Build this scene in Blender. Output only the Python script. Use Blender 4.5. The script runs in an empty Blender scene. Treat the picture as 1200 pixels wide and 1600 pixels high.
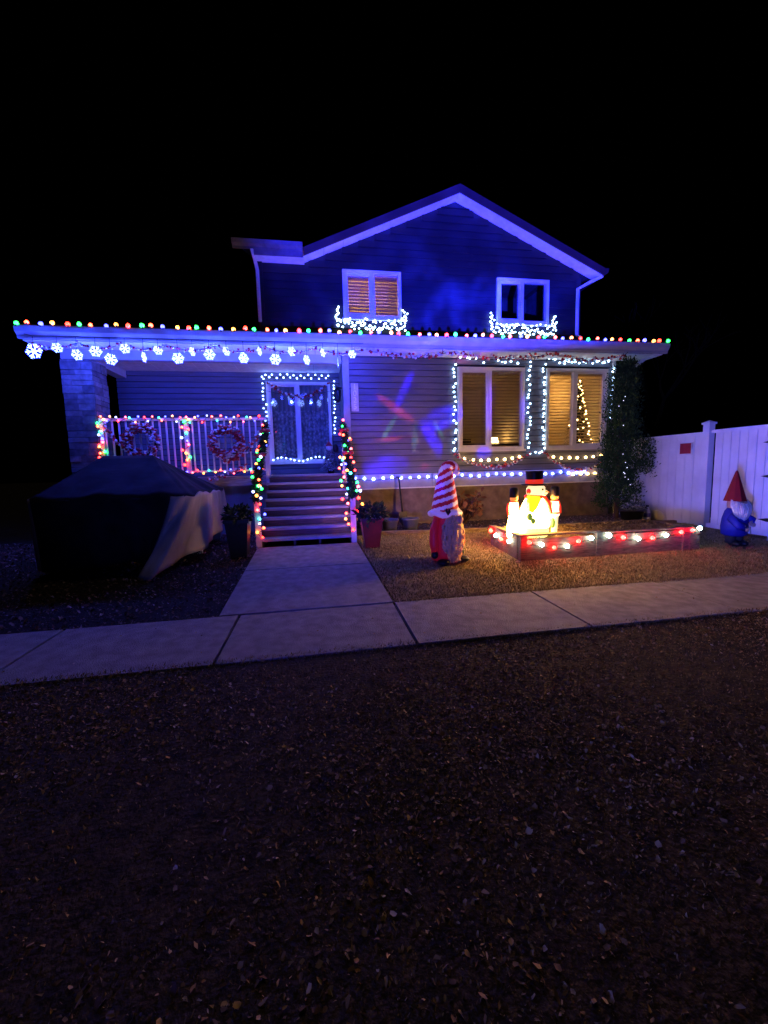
import bpy, math, random
import numpy as np
from mathutils import Vector, Matrix
random.seed(7); rng = np.random.default_rng(7)
S = bpy.context.scene
COL = S.collection
R = math.radians

# ------------------------------------------------------------------ camera
cam = bpy.data.cameras.new('Camera'); co = bpy.data.objects.new('Camera', cam); COL.objects.link(co)
r_ = (0.98627879, -0.16301346, -0.02609137); u_ = (0.04329199, 0.10287257, 0.993752); f_ = (0.15931086, 0.98124607, -0.10851821)
co.matrix_world = Matrix(((r_[0], u_[0], -f_[0], 0), (r_[1], u_[1], -f_[1], 0), (r_[2], u_[2], -f_[2], 1.5), (0, 0, 0, 1)))
cam.sensor_fit = 'HORIZONTAL'; cam.sensor_width = 36; cam.lens = 36*620/1200; cam.clip_end = 500; cam.clip_start = .05
S.camera = co
# ------------------------------------------------------------------ sky: deep night
W = bpy.data.worlds.new('World'); S.world = W; W.use_nodes = True
nt = W.node_tree; bg = nt.nodes['Background']
sky = nt.nodes.new('ShaderNodeTexSky'); sky.sky_type = 'NISHITA'; sky.sun_disc = False
sky.sun_elevation = R(-9); sky.sun_rotation = R(180); nt.links.new(sky.outputs[0], bg.inputs[0]); bg.inputs[1].default_value = .05
# faint warm fill from nearly overhead, added to lift the ground; no real lamp
sun = bpy.data.lights.new('Sun', 'SUN'); sun.energy = .08; sun.angle = R(8); sun.color = (1, .78, .58)
so = bpy.data.objects.new('Sun', sun); COL.objects.link(so)
so.rotation_euler = Vector((.06, -.14, -1)).to_track_quat('-Z', 'Y').to_euler()
# ------------------------------------------------------------------ render settings
S.view_settings.view_transform = 'Standard'; S.view_settings.look = 'None'
S.view_settings.exposure = 0; S.view_settings.gamma = 1; S.view_settings.use_curve_mapping = False
S.cycles.use_denoising = True; S.cycles.denoiser = 'OPENIMAGEDENOISE'
S.cycles.max_bounces = 5; S.cycles.diffuse_bounces = 3; S.cycles.glossy_bounces = 2; S.cycles.transmission_bounces = 3
S.cycles.transparent_max_bounces = 8; S.cycles.sample_clamp_indirect = 3; S.cycles.use_light_tree = True
S.cycles.caustics_reflective = False; S.cycles.caustics_refractive = False
S.cycles.filter_width = 1.5

# ------------------------------------------------------------------ two garden projectors and an added violet fill (behind the camera)
def projector(name, loc, target, size, energy, color, build, soft=.05):
    L = bpy.data.lights.new(name, 'SPOT'); L.energy = energy; L.spot_size = R(size); L.spot_blend = .35; L.shadow_soft_size = soft; L.color = color
    o = bpy.data.objects.new(name, L); COL.objects.link(o); o.location = loc
    o.rotation_euler = (Vector(target)-Vector(loc)).to_track_quat('-Z', 'Y').to_euler()
    L.use_nodes = True; t = L.node_tree; N = t.nodes; K = t.links
    em = next(n for n in N if n.type == 'EMISSION')
    tc = N.new('ShaderNodeTexCoord'); sp = N.new('ShaderNodeSeparateXYZ'); K.new(tc.outputs['Normal'], sp.inputs[0])
    def mth(op, a, b=None, clamp=False):
        n = N.new('ShaderNodeMath'); n.operation = op; n.use_clamp = clamp
        for i, v in enumerate((a, b)):
            if v is None: continue
            if isinstance(v, (int, float)): n.inputs[i].default_value = v
            else: K.new(v, n.inputs[i])
        return n.outputs[0]
    az = mth('MAXIMUM', mth('ABSOLUTE', sp.outputs[2]), .05)
    u = mth('DIVIDE', sp.outputs[0], az); v = mth('DIVIDE', sp.outputs[1], az)
    build(t, N, K, mth, em, u, v)
    return o
def ramp(N, stops, interp='LINEAR'):
    n = N.new('ShaderNodeValToRGB'); cr = n.color_ramp; cr.interpolation = interp
    while len(cr.elements) < len(stops): cr.elements.new(.5)
    for e, (p, c) in zip(cr.elements, stops): e.position = p; e.color = (*c, 1)
    return n
PLOC, PTGT = Vector((-.4, -.5, .35)), Vector((2.55, 9, 2.5))
PINV = (PTGT-PLOC).to_track_quat('-Z', 'Y').to_matrix().inverted()
def lens_uv(x, z, y=9.0):
    d = PINV @ (Vector((x, y, z))-PLOC); return d.x/-d.z, d.y/-d.z
# coloured petals of the kaleidoscope slide: wall x, z, half length, half width, angle, colour, strength
PETALS = [(2.0, 3.25, .52, .12, 62, (.02, 0, 1), 4.2), (2.86, 2.62, .62, .3, 18, (.02, 0, 1), 4.2), (2.7, 2.05, .62, .17, -58, (.02, 0, 1), 3.6), (1.5, 1.55, .6, .3, 5, (.02, 0, 1), 3.0), (1.05, 3.3, .4, 1.2, 10, (.03, .02, 1), .7),
          (1.78, 2.85, .62, .11, -38, (1, .06, .1), 1.3), (1.75, 2.18, .55, .06, 2, (1, .05, .1), 1.3), (1.62, 2.4, .36, .06, 55, (.15, .75, .3), .9), (2.22, 2.2, .42, .08, 85, (.2, .6, .4), .8), (2.8, 2.35, .4, .05, -60, (.15, .75, .35), .8),
          (2.42, 1.52, .13, .09, 20, (1, .04, .2), 2.6), (3.6, 4.02, .5, .16, 8, (1, .05, .35), 1.2), (3.9, 1.8, .22, .2, 0, (.02, 0, 1), 2.4), (4.05, 2.9, .14, .7, 0, (.05, 0, 1), 1.2), (4.9, 2.8, .16, .5, 0, (.05, .05, 1), 1.2),
          (1.7, 2.1, 1.5, 1.0, 0, (.42, .1, .5), .36), (2.2, 3.1, .7, .8, 0, (.3, .12, .25), .3)]
def kaleidoscope(t, N, K, mth, em, u, v):
    tot = None
    cx = N.new('ShaderNodeCombineXYZ'); K.new(u, cx.inputs[0]); K.new(v, cx.inputs[1]); no = N.new('ShaderNodeTexNoise'); no.inputs['Scale'].default_value = 24; no.inputs['Detail'].default_value = 2; K.new(cx.outputs[0], no.inputs[0])
    streak = mth('MULTIPLY', mth('SUBTRACT', no.outputs[0], .28, True), 4.2)
    for (x, z, hl, hw, ang, c, st) in PETALS:
        u0, v0 = lens_uv(x, z); u1, v1 = lens_uv(x+.1, z); k = math.hypot(u1-u0, v1-v0)*10
        a = R(ang); du = mth('SUBTRACT', u, u0); dv = mth('SUBTRACT', v, v0)
        p = mth('ADD', mth('MULTIPLY', du, math.cos(a)/(hl*k)), mth('MULTIPLY', dv, math.sin(a)/(hl*k)))
        q = mth('ADD', mth('MULTIPLY', du, -math.sin(a)/(hw*k)), mth('MULTIPLY', dv, math.cos(a)/(hw*k)))
        # petals are pointed: width shrinks towards the ends
        f = mth('SUBTRACT', 1, mth('ADD', mth('MULTIPLY', p, p), mth('MULTIPLY', q, q)), True)
        f = mth('MULTIPLY', mth('MULTIPLY', f, 1.3, True), st*1.0)
        f = mth('MULTIPLY', f, streak)
        n = N.new('ShaderNodeVectorMath'); n.operation = 'SCALE'; n.inputs[0].default_value = c; K.new(f, n.inputs['Scale'])
        if tot is None: tot = n.outputs[0]
        else:
            ad = N.new('ShaderNodeVectorMath'); ad.operation = 'ADD'; K.new(tot, ad.inputs[0]); K.new(n.outputs[0], ad.inputs[1]); tot = ad.outputs[0]
    shut = mth('MULTIPLY', mth('ADD', v, .3), 9, True)
    fin = N.new('ShaderNodeVectorMath'); fin.operation = 'SCALE'; K.new(tot, fin.inputs[0]); K.new(shut, fin.inputs['Scale'])
    K.new(fin.outputs[0], em.inputs[0])
def wash(t, N, K, mth, em, u, v):   # added violet fill for the fence, with a bluer part for the stairs
    w = mth('ADD', mth('MULTIPLY', mth('SUBTRACT', u, .3, True), 3.0), .06)
    s = N.new('ShaderNodeVectorMath'); s.operation = 'SCALE'; s.inputs[0].default_value = (.07, .1, .9)
    sh = mth('MULTIPLY', mth('ADD', v, .3), 9, True)
    K.new(mth('MULTIPLY', w, sh), s.inputs['Scale'])
    w2 = mth('MULTIPLY', mth('MULTIPLY', mth('ADD', u, .37), 7, True), mth('MULTIPLY', mth('SUBTRACT', .2, u), 1.0, True))
    s2 = N.new('ShaderNodeVectorMath'); s2.operation = 'SCALE'; s2.inputs[0].default_value = (.06, .06, 1.35); K.new(mth('MULTIPLY', w2, sh), s2.inputs['Scale'])
    ad = N.new('ShaderNodeVectorMath'); ad.operation = 'ADD'; K.new(s.outputs[0], ad.inputs[0]); K.new(s2.outputs[0], ad.inputs[1]); K.new(ad.outputs[0], em.inputs[0])
def ripples(t, N, K, mth, em, u, v):
    cx = N.new('ShaderNodeCombineXYZ'); K.new(u, cx.inputs[0]); K.new(v, cx.inputs[1])
    no = N.new('ShaderNodeTexNoise'); no.inputs['Scale'].default_value = 13; no.inputs['Detail'].default_value = 2; K.new(cx.outputs[0], no.inputs[0])
    a = mth('MULTIPLY', mth('SUBTRACT', no.outputs[0], .47, True), 7)
    bx = mth('MULTIPLY', mth('SUBTRACT', .118, mth('ABSOLUTE', mth('ADD', u, .0))), 22, True); by = mth('MULTIPLY', mth('SUBTRACT', .03, v), 16, True)
    core = mth('MULTIPLY', mth('MULTIPLY', bx, by), mth('ADD', mth('MULTIPLY', a, 5), 1.3))
    uc = mth('SUBTRACT', u, .03); base = mth('SUBTRACT', 1, mth('MULTIPLY', mth('MULTIPLY', uc, uc), 5.0), True)
    k = mth('ADD', core, mth('MULTIPLY', base, mth('ADD', mth('MULTIPLY', a, 1.8), 2.3)))
    k = mth('MULTIPLY', k, mth('MULTIPLY', mth('ADD', v, .135), 25, True))
    s = N.new('ShaderNodeVectorMath'); s.operation = 'SCALE'; s.inputs[0].default_value = (.014, .022, 1); K.new(k, s.inputs['Scale']); K.new(s.outputs[0], em.inputs[0])
projector('KaleidoscopeProjector', PLOC, PTGT, 92, 5200, (1, 1, 1), kaleidoscope, .03)
projector('VioletFlood', PLOC+Vector((-.5, .2, 0)), PTGT, 92, 5200, (1, 1, 1), wash, .3)
projector('RippleProjector', (1.2, -.6, .3), (3.25, 9.4, 5.9), 62, 14000, (1, 1, 1), ripples)

# ------------------------------------------------------------------ materials
MATS = {}
def mat(name, col, rough=.7, var=.25, scale=6, bump=0, bscale=40, metal=0, emit=None, est=1, spec=.3, stretch=None, col2=None, trans=None):
    if name in MATS: return MATS[name]
    m = bpy.data.materials.new(name); m.use_nodes = True; MATS[name] = m
    t = m.node_tree; N = t.nodes; K = t.links; b = N['Principled BSDF']
    b.inputs['Roughness'].default_value = rough; b.inputs['Metallic'].default_value = metal; b.inputs['Specular IOR Level'].default_value = spec
    tc = N.new('ShaderNodeTexCoord'); vec = tc.outputs['Object']
    if stretch:
        mp = N.new('ShaderNodeMapping'); mp.inputs['Scale'].default_value = stretch; K.new(vec, mp.inputs[0]); vec = mp.outputs[0]
    no = N.new('ShaderNodeTexNoise'); no.inputs['Scale'].default_value = scale; no.inputs['Detail'].default_value = 5; K.new(vec, no.inputs[0])
    c2 = col2 or tuple(c*(1+var) for c in col); c1 = tuple(c*(1-var) for c in col)
    rp = ramp(N, [(.32, c1), (.68, c2)]); K.new(no.outputs[0], rp.inputs[0]); K.new(rp.outputs[0], b.inputs['Base Color'])
    if bump:
        n2 = N.new('ShaderNodeTexNoise'); n2.inputs['Scale'].default_value = bscale; n2.inputs['Detail'].default_value = 4; K.new(vec, n2.inputs[0])
        bp = N.new('ShaderNodeBump'); bp.inputs['Strength'].default_value = bump; bp.inputs['Distance'].default_value = .02
        K.new(n2.outputs[0], bp.inputs['Height']); K.new(bp.outputs[0], b.inputs['Normal'])
    if emit: b.inputs['Emission Color'].default_value = (*emit, 1); b.inputs['Emission Strength'].default_value = est
    return m
def emis(name, col, st=1):
    if name in MATS: return MATS[name]
    m = bpy.data.materials.new(name); m.use_nodes = True; MATS[name] = m
    b = m.node_tree.nodes['Principled BSDF']; b.inputs['Base Color'].default_value = (*[min(.8, c) for c in col], 1); b.inputs['Roughness'].default_value = .3
    b.inputs['Emission Color'].default_value = (*col, 1); b.inputs['Emission Strength'].default_value = st
    return m
def rmat(name, stops, rough=.8, attr='rnd', spec=.2):
    m = bpy.data.materials.new(name); m.use_nodes = True; MATS[name] = m
    t = m.node_tree; N = t.nodes; K = t.links; b = N['Principled BSDF']; b.inputs['Roughness'].default_value = rough; b.inputs['Specular IOR Level'].default_value = spec
    a = N.new('ShaderNodeAttribute'); a.attribute_name = attr
    rp = ramp(N, stops); K.new(a.outputs['Fac'], rp.inputs[0]); K.new(rp.outputs[0], b.inputs['Base Color'])
    return m
def glassmat():
    m = bpy.data.materials.new('window_glass'); m.use_nodes = True; t = m.node_tree; N = t.nodes; K = t.links
    for n in list(N):
        if n.type == 'BSDF_PRINCIPLED': N.remove(n)
    tr = N.new('ShaderNodeBsdfTransparent'); tr.inputs[0].default_value = (.9, .93, .92, 1); gl = N.new('ShaderNodeBsdfGlossy'); gl.inputs['Roughness'].default_value = .04
    mx = N.new('ShaderNodeMixShader'); mx.inputs[0].default_value = .09
    K.new(tr.outputs[0], mx.inputs[1]); K.new(gl.outputs[0], mx.inputs[2]); K.new(mx.outputs[0], N['Material Output'].inputs[0]); return m
M_GLASS = glassmat()
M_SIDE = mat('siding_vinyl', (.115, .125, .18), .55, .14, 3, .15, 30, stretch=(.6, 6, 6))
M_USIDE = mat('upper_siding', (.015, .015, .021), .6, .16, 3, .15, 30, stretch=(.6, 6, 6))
M_TRIM = mat('white_trim', (.68, .68, .68), .5, .08, 5)
M_GUT = mat('gutter_paint', (.42, .42, .44), .45, .1, 5)
M_FASCIA = mat('dark_fascia', (.055, .03, .036), .5, .15, 4)
M_SOFFIT = mat('soffit_white', (.78, .79, .8), .6, .1, 8, .1, 60)
M_CONC = mat('foundation_stucco', (.15, .115, .11), .9, .3, 5, .5, 25)
M_SKIRT = mat('skirt_paint', (.28, .29, .34), .6, .15, 4)
M_ROOF = mat('shingle', (.035, .033, .033), .95, .4, 25, .6, 60)
M_WOOD = mat('grey_deck_wood', (.4, .37, .38), .3, .3, 5, .3, 30, stretch=(1, 12, 12))
M_WOODD = mat('dark_riser_wood', (.12, .07, .055), .4, .35, 5, .3, 30, stretch=(1, 12, 12))
M_BED = mat('weathered_timber', (.2, .135, .085), .8, .4, 6, .5, 30, stretch=(1.5, 9, 9))
M_STONE = [mat('ledger_stone_%s' % a, c, .85, .35, 9, .6, 35) for a, c in (('a', (.13, .125, .13)), ('b', (.09, .088, .095)), ('c', (.17, .16, .16)))]
M_WALK = mat('concrete', (.3, .285, .275), .88, .22, 9, .7, 110, col2=(.37, .35, .34))
M_FENCE = mat('white_vinyl', (.7, .69, .7), .45, .12, 2.2)
M_BLACK = mat('black_plastic', (.012, .012, .013), .45, .3, 8)
M_DARK = mat('dark_metal', (.03, .03, .032), .4, .3, 8, metal=.6)
M_CORD = mat('green_cord', (.012, .03, .016), .6, .2, 8)
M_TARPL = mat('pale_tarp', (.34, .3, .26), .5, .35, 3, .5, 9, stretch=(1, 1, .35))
M_TARP_SHADE = mat('grey_tarp', (.016, .016, .019), .75, .4, 3, .5, 7, spec=.06)  # darker copy of the tarp: shade put into the colour, top and front
M_ROOM = mat('cream_room_paint', (.6, .48, .3), .8, .08, 2)
M_RFLOOR = mat('room_floor_wood', (.2, .12, .06), .5, .2, 4)
M_BLIND = mat('blind_slat', (.55, .42, .26), .6, .08, 3)
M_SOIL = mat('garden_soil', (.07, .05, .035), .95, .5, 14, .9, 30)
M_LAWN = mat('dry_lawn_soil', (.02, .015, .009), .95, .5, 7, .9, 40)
M_MITT = mat('figure_green', (.05, .13, .03), .5, .2, 8, emit=(.2, .36, .06), est=.55)

# ------------------------------------------------------------------ mesh helpers
def wl(o):
    v = Vector((0, 0, 0))
    while o is not None: v = v+o.location; o = o.parent
    return v
def put(o, parent=None, loc=(0, 0, 0)):
    COL.objects.link(o)
    if parent is not None: o.parent = parent; o.location = Vector(loc)-wl(parent)
    else: o.location = loc
    return o
def tag(o, label=None, cat=None, group=None, kind=None):
    for k, v in (('label', label), ('category', cat), ('group', group), ('kind', kind)):
        if v: o[k] = v
    return o
def empty(name, loc, label, cat, group=None):
    o = bpy.data.objects.new(name, None); put(o, None, loc); o.empty_display_size = .1
    return tag(o, label, cat, group)
class MB:
    def __init__(s): s.v = []; s.f = []; s.m = []
    def add(s, vs, fs, mi=0):
        b = len(s.v); s.v += [tuple(v) for v in vs]; s.f += [tuple(b+i for i in f) for f in fs]; s.m += [mi]*len(fs); return s
    def box(s, x0, x1, y0, y1, z0, z1, mi=0):
        vs = [(x, y, z) for z in (z0, z1) for y in (y0, y1) for x in (x0, x1)]
        return s.add(vs, [(0, 2, 3, 1), (4, 5, 7, 6), (0, 1, 5, 4), (2, 6, 7, 3), (0, 4, 6, 2), (1, 3, 7, 5)], mi)
    def prism(s, poly, axis, a0, a1, mi=0):
        n = len(poly)
        def P(p, a): return {'x': (a, p[0], p[1]), 'y': (p[0], a, p[1]), 'z': (p[0], p[1], a)}[axis]
        vs = [P(p, a0) for p in poly]+[P(p, a1) for p in poly]
        fs = [tuple(range(n))[::-1], tuple(range(n, 2*n))]+[(i, (i+1) % n, n+(i+1) % n, n+i) for i in range(n)]
        return s.add(vs, fs, mi)
    def tube(s, pts, r, seg=6, mi=0, caps=True):
        pts = [Vector(p) for p in pts]; n = len(pts); rs = r if isinstance(r, (list, tuple)) else [r]*n; vs = []; prev = None
        for i, p in enumerate(pts):
            d = (pts[min(i+1, n-1)]-pts[max(i-1, 0)]).normalized()
            a = d.cross(Vector((0, 0, 1))) if prev is None else prev-d*prev.dot(d)
            if a.length < 1e-4: a = d.cross(Vector((1, 0, 0)))
            a.normalize(); b = d.cross(a); prev = a
            vs += [p+(a*math.cos(2*math.pi*k/seg)+b*math.sin(2*math.pi*k/seg))*rs[i] for k in range(seg)]
        fs = [(i*seg+k, i*seg+(k+1) % seg, (i+1)*seg+(k+1) % seg, (i+1)*seg+k) for i in range(n-1) for k in range(seg)]
        if caps: fs += [tuple(range(seg))[::-1], tuple((n-1)*seg+k for k in range(seg))]
        return s.add(vs, fs, mi)
    def lathe(s, prof, c=(0, 0, 0), seg=20, mi=0, sx=1, sy=1):
        vs = []; n = len(prof)
        for (r, z) in prof:
            vs += [(c[0]+r*sx*math.cos(2*math.pi*k/seg), c[1]+r*sy*math.sin(2*math.pi*k/seg), c[2]+z) for k in range(seg)]
        fs = [(i*seg+k, i*seg+(k+1) % seg, (i+1)*seg+(k+1) % seg, (i+1)*seg+k) for i in range(n-1) for k in range(seg)]
        fs += [tuple(range(seg))[::-1], tuple((n-1)*seg+k for k in range(seg))]
        return s.add(vs, fs, mi)
    def ball(s, c, r, seg=14, rings=9, mi=0, mtx=None, wob=0):
        r = r if isinstance(r, (list, tuple)) else (r, r, r); vs = []
        for i in range(rings+1):
            th = math.pi*i/rings
            for k in range(seg):
                ph = 2*math.pi*k/seg; w = 1+wob*random.uniform(-1, 1) if 0 < i < rings else 1
                p = Vector((r[0]*math.sin(th)*math.cos(ph)*w, r[1]*math.sin(th)*math.sin(ph)*w, r[2]*math.cos(th)*w))
                if mtx: p = mtx @ p
                vs.append(p+Vector(c))
        fs = [(i*seg+k, (i+1)*seg+k, (i+1)*seg+(k+1) % seg, i*seg+(k+1) % seg) for i in range(rings) for k in range(seg)]
        return s.add(vs, fs, mi)
    def build(s, name, mats, parent=None, smooth=False, loc=(0, 0, 0)):
        me = bpy.data.meshes.new(name); me.from_pydata(s.v, [], s.f); me.validate()
        for m in (mats if isinstance(mats, (list, tuple)) else [mats]): me.materials.append(m)
        if len(me.polygons) == len(s.m): me.polygons.foreach_set('material_index', s.m)
        if smooth: me.polygons.foreach_set('use_smooth', [True]*len(me.polygons))
        me.update(); o = bpy.data.objects.new(name, me); return put(o, parent, loc)
def inst(me, name, parent, loc, rot=(0, 0, 0), sc=1):
    o = bpy.data.objects.new(name, me); put(o, parent, loc); o.rotation_euler = rot
    o.scale = (sc,)*3 if isinstance(sc, (int, float)) else sc
    return o
def npmesh(name, V, F, mats, parent=None, rnd=None, mi=None):
    me = bpy.data.meshes.new(name); V = np.asarray(V, dtype=np.float32); F = np.asarray(F, dtype=np.int32); k = F.shape[1]
    me.vertices.add(len(V)); me.vertices.foreach_set('co', V.ravel()); me.loops.add(F.size); me.loops.foreach_set('vertex_index', F.ravel())
    me.polygons.add(len(F)); me.polygons.foreach_set('loop_start', np.arange(len(F), dtype=np.int32)*k); me.polygons.foreach_set('loop_total', np.full(len(F), k, dtype=np.int32))
    for m in (mats if isinstance(mats, (list, tuple)) else [mats]): me.materials.append(m)
    if mi is not None: me.polygons.foreach_set('material_index', np.asarray(mi, dtype=np.int32))
    if rnd is not None:
        a = me.attributes.new('rnd', 'FLOAT', 'FACE'); a.data.foreach_set('value', np.asarray(rnd, dtype=np.float32))
    me.update(calc_edges=True); o = bpy.data.objects.new(name, me); return put(o, parent)
def g(y): return .18*min(1, max(0, (y-4.2)/2.8))
def gv(y): return .18*np.clip((y-4.2)/2.8, 0, 1)
def lerp(pts, step):
    out = []; pts = [Vector(p) for p in pts]; acc = 0; out.append(pts[0].copy()); need = step
    for a, b in zip(pts, pts[1:]):
        L = (b-a).length; t = need
        while t <= L: out.append(a+(b-a)*(t/L)); t += step
        need = t-L
    return out
def sag(a, b, d, n=10):
    a = Vector(a); b = Vector(b); return [a+(b-a)*(i/n)-Vector((0, 0, d*4*(i/n)*(1-i/n))) for i in range(n+1)]

# ================================================================== GROUND
b = MB(); ys = [-40, 0, 2, 3.1, 3.15, 4.18, 4.24, 4.6, 5.2, 5.8, 6.4, 7, 8, 12, 20, 120]; xs = [-120, -12, -4, 0, 4, 12, 120]
vs = [(x, y, g(y)-(.03 if 3.12 < y < 4.22 else 0)) for y in ys for x in xs]; n = len(xs)
b.add(vs, [(j*n+i, j*n+i+1, (j+1)*n+i+1, (j+1)*n+i) for j in range(len(ys)-1) for i in range(n-1)])
tag(b.build('ground', M_LAWN), kind='structure')
# sidewalk slabs
sw = MB(); sw.box(-22, 24, 3.14, 4.2, -.12, -.012); swo = tag(sw.build('sidewalk', M_SOIL), kind='structure')
b = MB(); w = 1.64-.026; b.prism([(0, 0), (w, 0), (w, 1.07), (0, 1.07)], 'z', -.1, .02); slab = b.build('slab', M_WALK, swo, loc=(0, 0, 0)); me = slab.data
bpy.data.objects.remove(slab)
for k in range(-9, 11):
    o = inst(me, 'slab', swo, (.78+k*1.64, 3.135, random.uniform(-.006, .006)), (random.uniform(-.003, .003), random.uniform(-.002, .002), 0))
wk = MB(); wk.add([(-1.06, 4.22, -.02), (.74, 4.22, -.02), (.62, 7.12, .165), (-1.06, 7.12, .165)], [(0, 1, 2, 3)]); wko = tag(wk.build('walkway', M_SOIL), kind='structure')
for (y0, y1) in ((4.225, 5.72), (5.735, 7.0)):
    b = MB(); xr = lambda y: .76-.045*(y-4.2)
    b.add([(-1.08, y0, g(y0)-.08), (xr(y0), y0, g(y0)-.08), (xr(y1), y1, g(y1)-.08), (-1.08, y1, g(y1)-.08), (-1.08, y0, g(y0)+.022), (xr(y0), y0, g(y0)+.022), (xr(y1), y1, g(y1)+.022), (-1.08, y1, g(y1)+.022)],
          [(3, 2, 1, 0), (4, 5, 6, 7), (0, 1, 5, 4), (1, 2, 6, 5), (2, 3, 7, 6), (3, 0, 4, 7)])
    b.build('slab', M_WALK, wko)
# planting bed soil along the wall
b = MB(); b.add([(.95, 7.75, .186), (7.4, 7.2, .186), (7.4, 9.05, .2), (.95, 9.05, .2)], [(0, 1, 2, 3)]); tag(b.build('garden_ground', M_SOIL), kind='structure')

# ================================================================== HOUSE
H = empty('house', (1.2, 9, .18), 'two storey house with blue lit lap siding, front gable and covered porch', 'house')
# ---- siding
def siding(parent, y, z0, z1, x0, x1, holes, m, h=.135, top=None):
    z = z0
    while z < z1-.02:
        zt = min(z+h, z1); zc = (z+zt)/2; a, c = x0, x1
        if top: a, c = top(zt, x0, x1)
        if c-a > .05:
            cuts = sorted([(hx0, hx1) for hx0, hx1, hz0, hz1 in holes if hz0 < zc < hz1]); segs = []; p = a
            for q0, q1 in cuts:
                if q0 > p: segs.append((p, min(q0, c)))
                p = max(p, q1)
            if p < c: segs.append((p, c))
            for s0, s1 in segs:
                d = random.uniform(-.0015, .0015)
                bb = MB(); bb.prism([(y-.03+d, z+.014), (y-.012+d, zt), (y+.004, zt), (y+.004, z+.014)], 'x', s0, s1); bb.build('siding_board', m, parent)  # open gap under each board shows the dark core as a shadow line
        z = zt
W1 = (3.25, 4.9, 1.88, 3.77); W2 = (5.46, 7.08, 1.88, 3.77); U1 = (.72, 2.05, 4.9, 5.93); U2 = (4.38, 5.72, 4.9, 5.93); PW = (-1.2, .4, 1.72, 3.74)
def wall(name, y0, y1, x0, x1, z0, z1, holes, m, poly=None):
    b = MB(); xs = sorted({x0, x1}|{h[0] for h in holes}|{h[1] for h in holes}); zs = sorted({z0, z1}|{h[2] for h in holes}|{h[3] for h in holes})
    for i in range(len(xs)-1):
        for j in range(len(zs)-1):
            cx, cz = (xs[i]+xs[i+1])/2, (zs[j]+zs[j+1])/2
            if any(h[0] < cx < h[1] and h[2] < cz < h[3] for h in holes): continue
            b.box(xs[i], xs[i+1], y0, y1, zs[j], zs[j+1])
    if poly: b.prism(poly, 'y', y0, y1)
    return b.build(name, m, H)
M_BACK = mat('wall_sheathing', (.03, .03, .035), .9)  # core coloured dark to paint the shadow lines between lapped boards
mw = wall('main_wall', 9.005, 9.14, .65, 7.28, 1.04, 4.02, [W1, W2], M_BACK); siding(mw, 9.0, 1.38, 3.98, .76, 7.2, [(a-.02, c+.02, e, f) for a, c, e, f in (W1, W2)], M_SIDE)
b = MB(); b.box(7.2, 7.3, 8.97, 9.0, 1.36, 3.98); b.box(7.28, 7.3, 9.0, 9.1, 1.36, 3.98); b.build('corner_board', M_TRIM, H)
b = MB(); b.box(.62, .76, 8.955, 9.0, 1.42, 3.98); b.box(.62, .645, 9.0, 9.12, 1.42, 3.98); b.build('corner_board', M_SKIRT, H)
for x0, x1 in ((.66, 1.72), (1.73, 2.62), (2.63, 3.9), (3.91, 5.2), (5.21, 6.4), (6.41, 7.28)):
    bb = MB(); bb.box(x0, x1, 8.975, 9.003, 1.06, 1.375); bb.build('skirt_board', M_SKIRT, H)
b = MB(); b.box(.64, 7.3, 8.93, 9.003, 1.035, 1.058); b.build('drip_ledge', M_TRIM, H)
b = MB(); b.box(.66, 7.26, 9.02, 9.3, -.1, 1.035); b.build('foundation', M_CONC, H)
b = MB(); b.box(7.16, 7.28, 9.141, 14, -.1, 4.02); b.box(.65, .77, 9.141, 10.6, 1.0, 4.02); b.build('side_wall', M_SIDE, H)
for z in np.arange(1.42, 3.95, .135):
    bb = MB(); bb.prism([(.632, z), (.644, z+.137), (.652, z+.137), (.652, z)], 'y', 9.13, 10.58); bb.build('siding_board', M_SIDE, mw)
# ---- upper storey
AX, AZ, SL = 3.37, 7.69, .435           # gable apex, slope
def utop(z, a, c):
    lim = AZ-.12-z
    return (max(a, AX-lim/SL), min(c, AX+lim/SL)) if z > 6.1 else (a, c)
uw = wall('upper_wall', 9.405, 9.55, -1.1, 6.55, 4.3, 5.98, [U1, U2], M_BACK, [(-1.1, 5.981), (6.55, 5.981), (6.55, 6.14), (AX, AZ-.14), (-.3, 6.02), (-1.1, 6.02)])
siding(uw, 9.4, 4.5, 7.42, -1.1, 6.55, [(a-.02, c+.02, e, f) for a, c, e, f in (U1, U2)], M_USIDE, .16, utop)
b = MB(); b.box(-1.1, -.98, 9.551, 14, 4.3, 6.1); b.box(6.43, 6.55, 9.551, 14, 4.3, 6.1); b.build('upper_side_wall', M_USIDE, H)
b = MB(); b.box(-1.12, -1.0, 9.36, 9.4, 4.5, 6.0); b.build('corner_board', M_USIDE, H); b = MB(); b.box(6.45, 6.57, 9.36, 9.4, 4.5, 6.0); b.build('corner_board', M_USIDE, H)
# gable roof
RX, LX = 6.96, -.1
b = MB(); zr = lambda x: AZ-SL*abs(x-AX)
b.prism([(AX, AZ), (RX, zr(RX)), (RX, zr(RX)-.06), (AX, AZ-.06)], 'y', 9.1, 14); b.prism([(AX, AZ), (AX, AZ-.06), (LX, zr(LX)-.06), (LX, zr(LX))], 'y', 9.1, 14)
b.prism([(9.1, 6.26), (12.5, 7.6), (12.5, 7.54), (9.1, 6.2)], 'x', -1.5, -.13); roof = b.build('roof', M_ROOF, H)
b = MB(); b.prism([(AX, AZ+.02), (RX+.03, zr(RX)+.01), (RX+.03, zr(RX)-.15), (AX, AZ-.15)], 'y', 9.06, 9.099); b.prism([(AX, AZ+.02), (AX, AZ-.15), (LX, zr(LX)-.15), (LX, zr(LX)+.01)], 'y', 9.06, 9.099); b.build('rake_board', M_FASCIA, roof)
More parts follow.
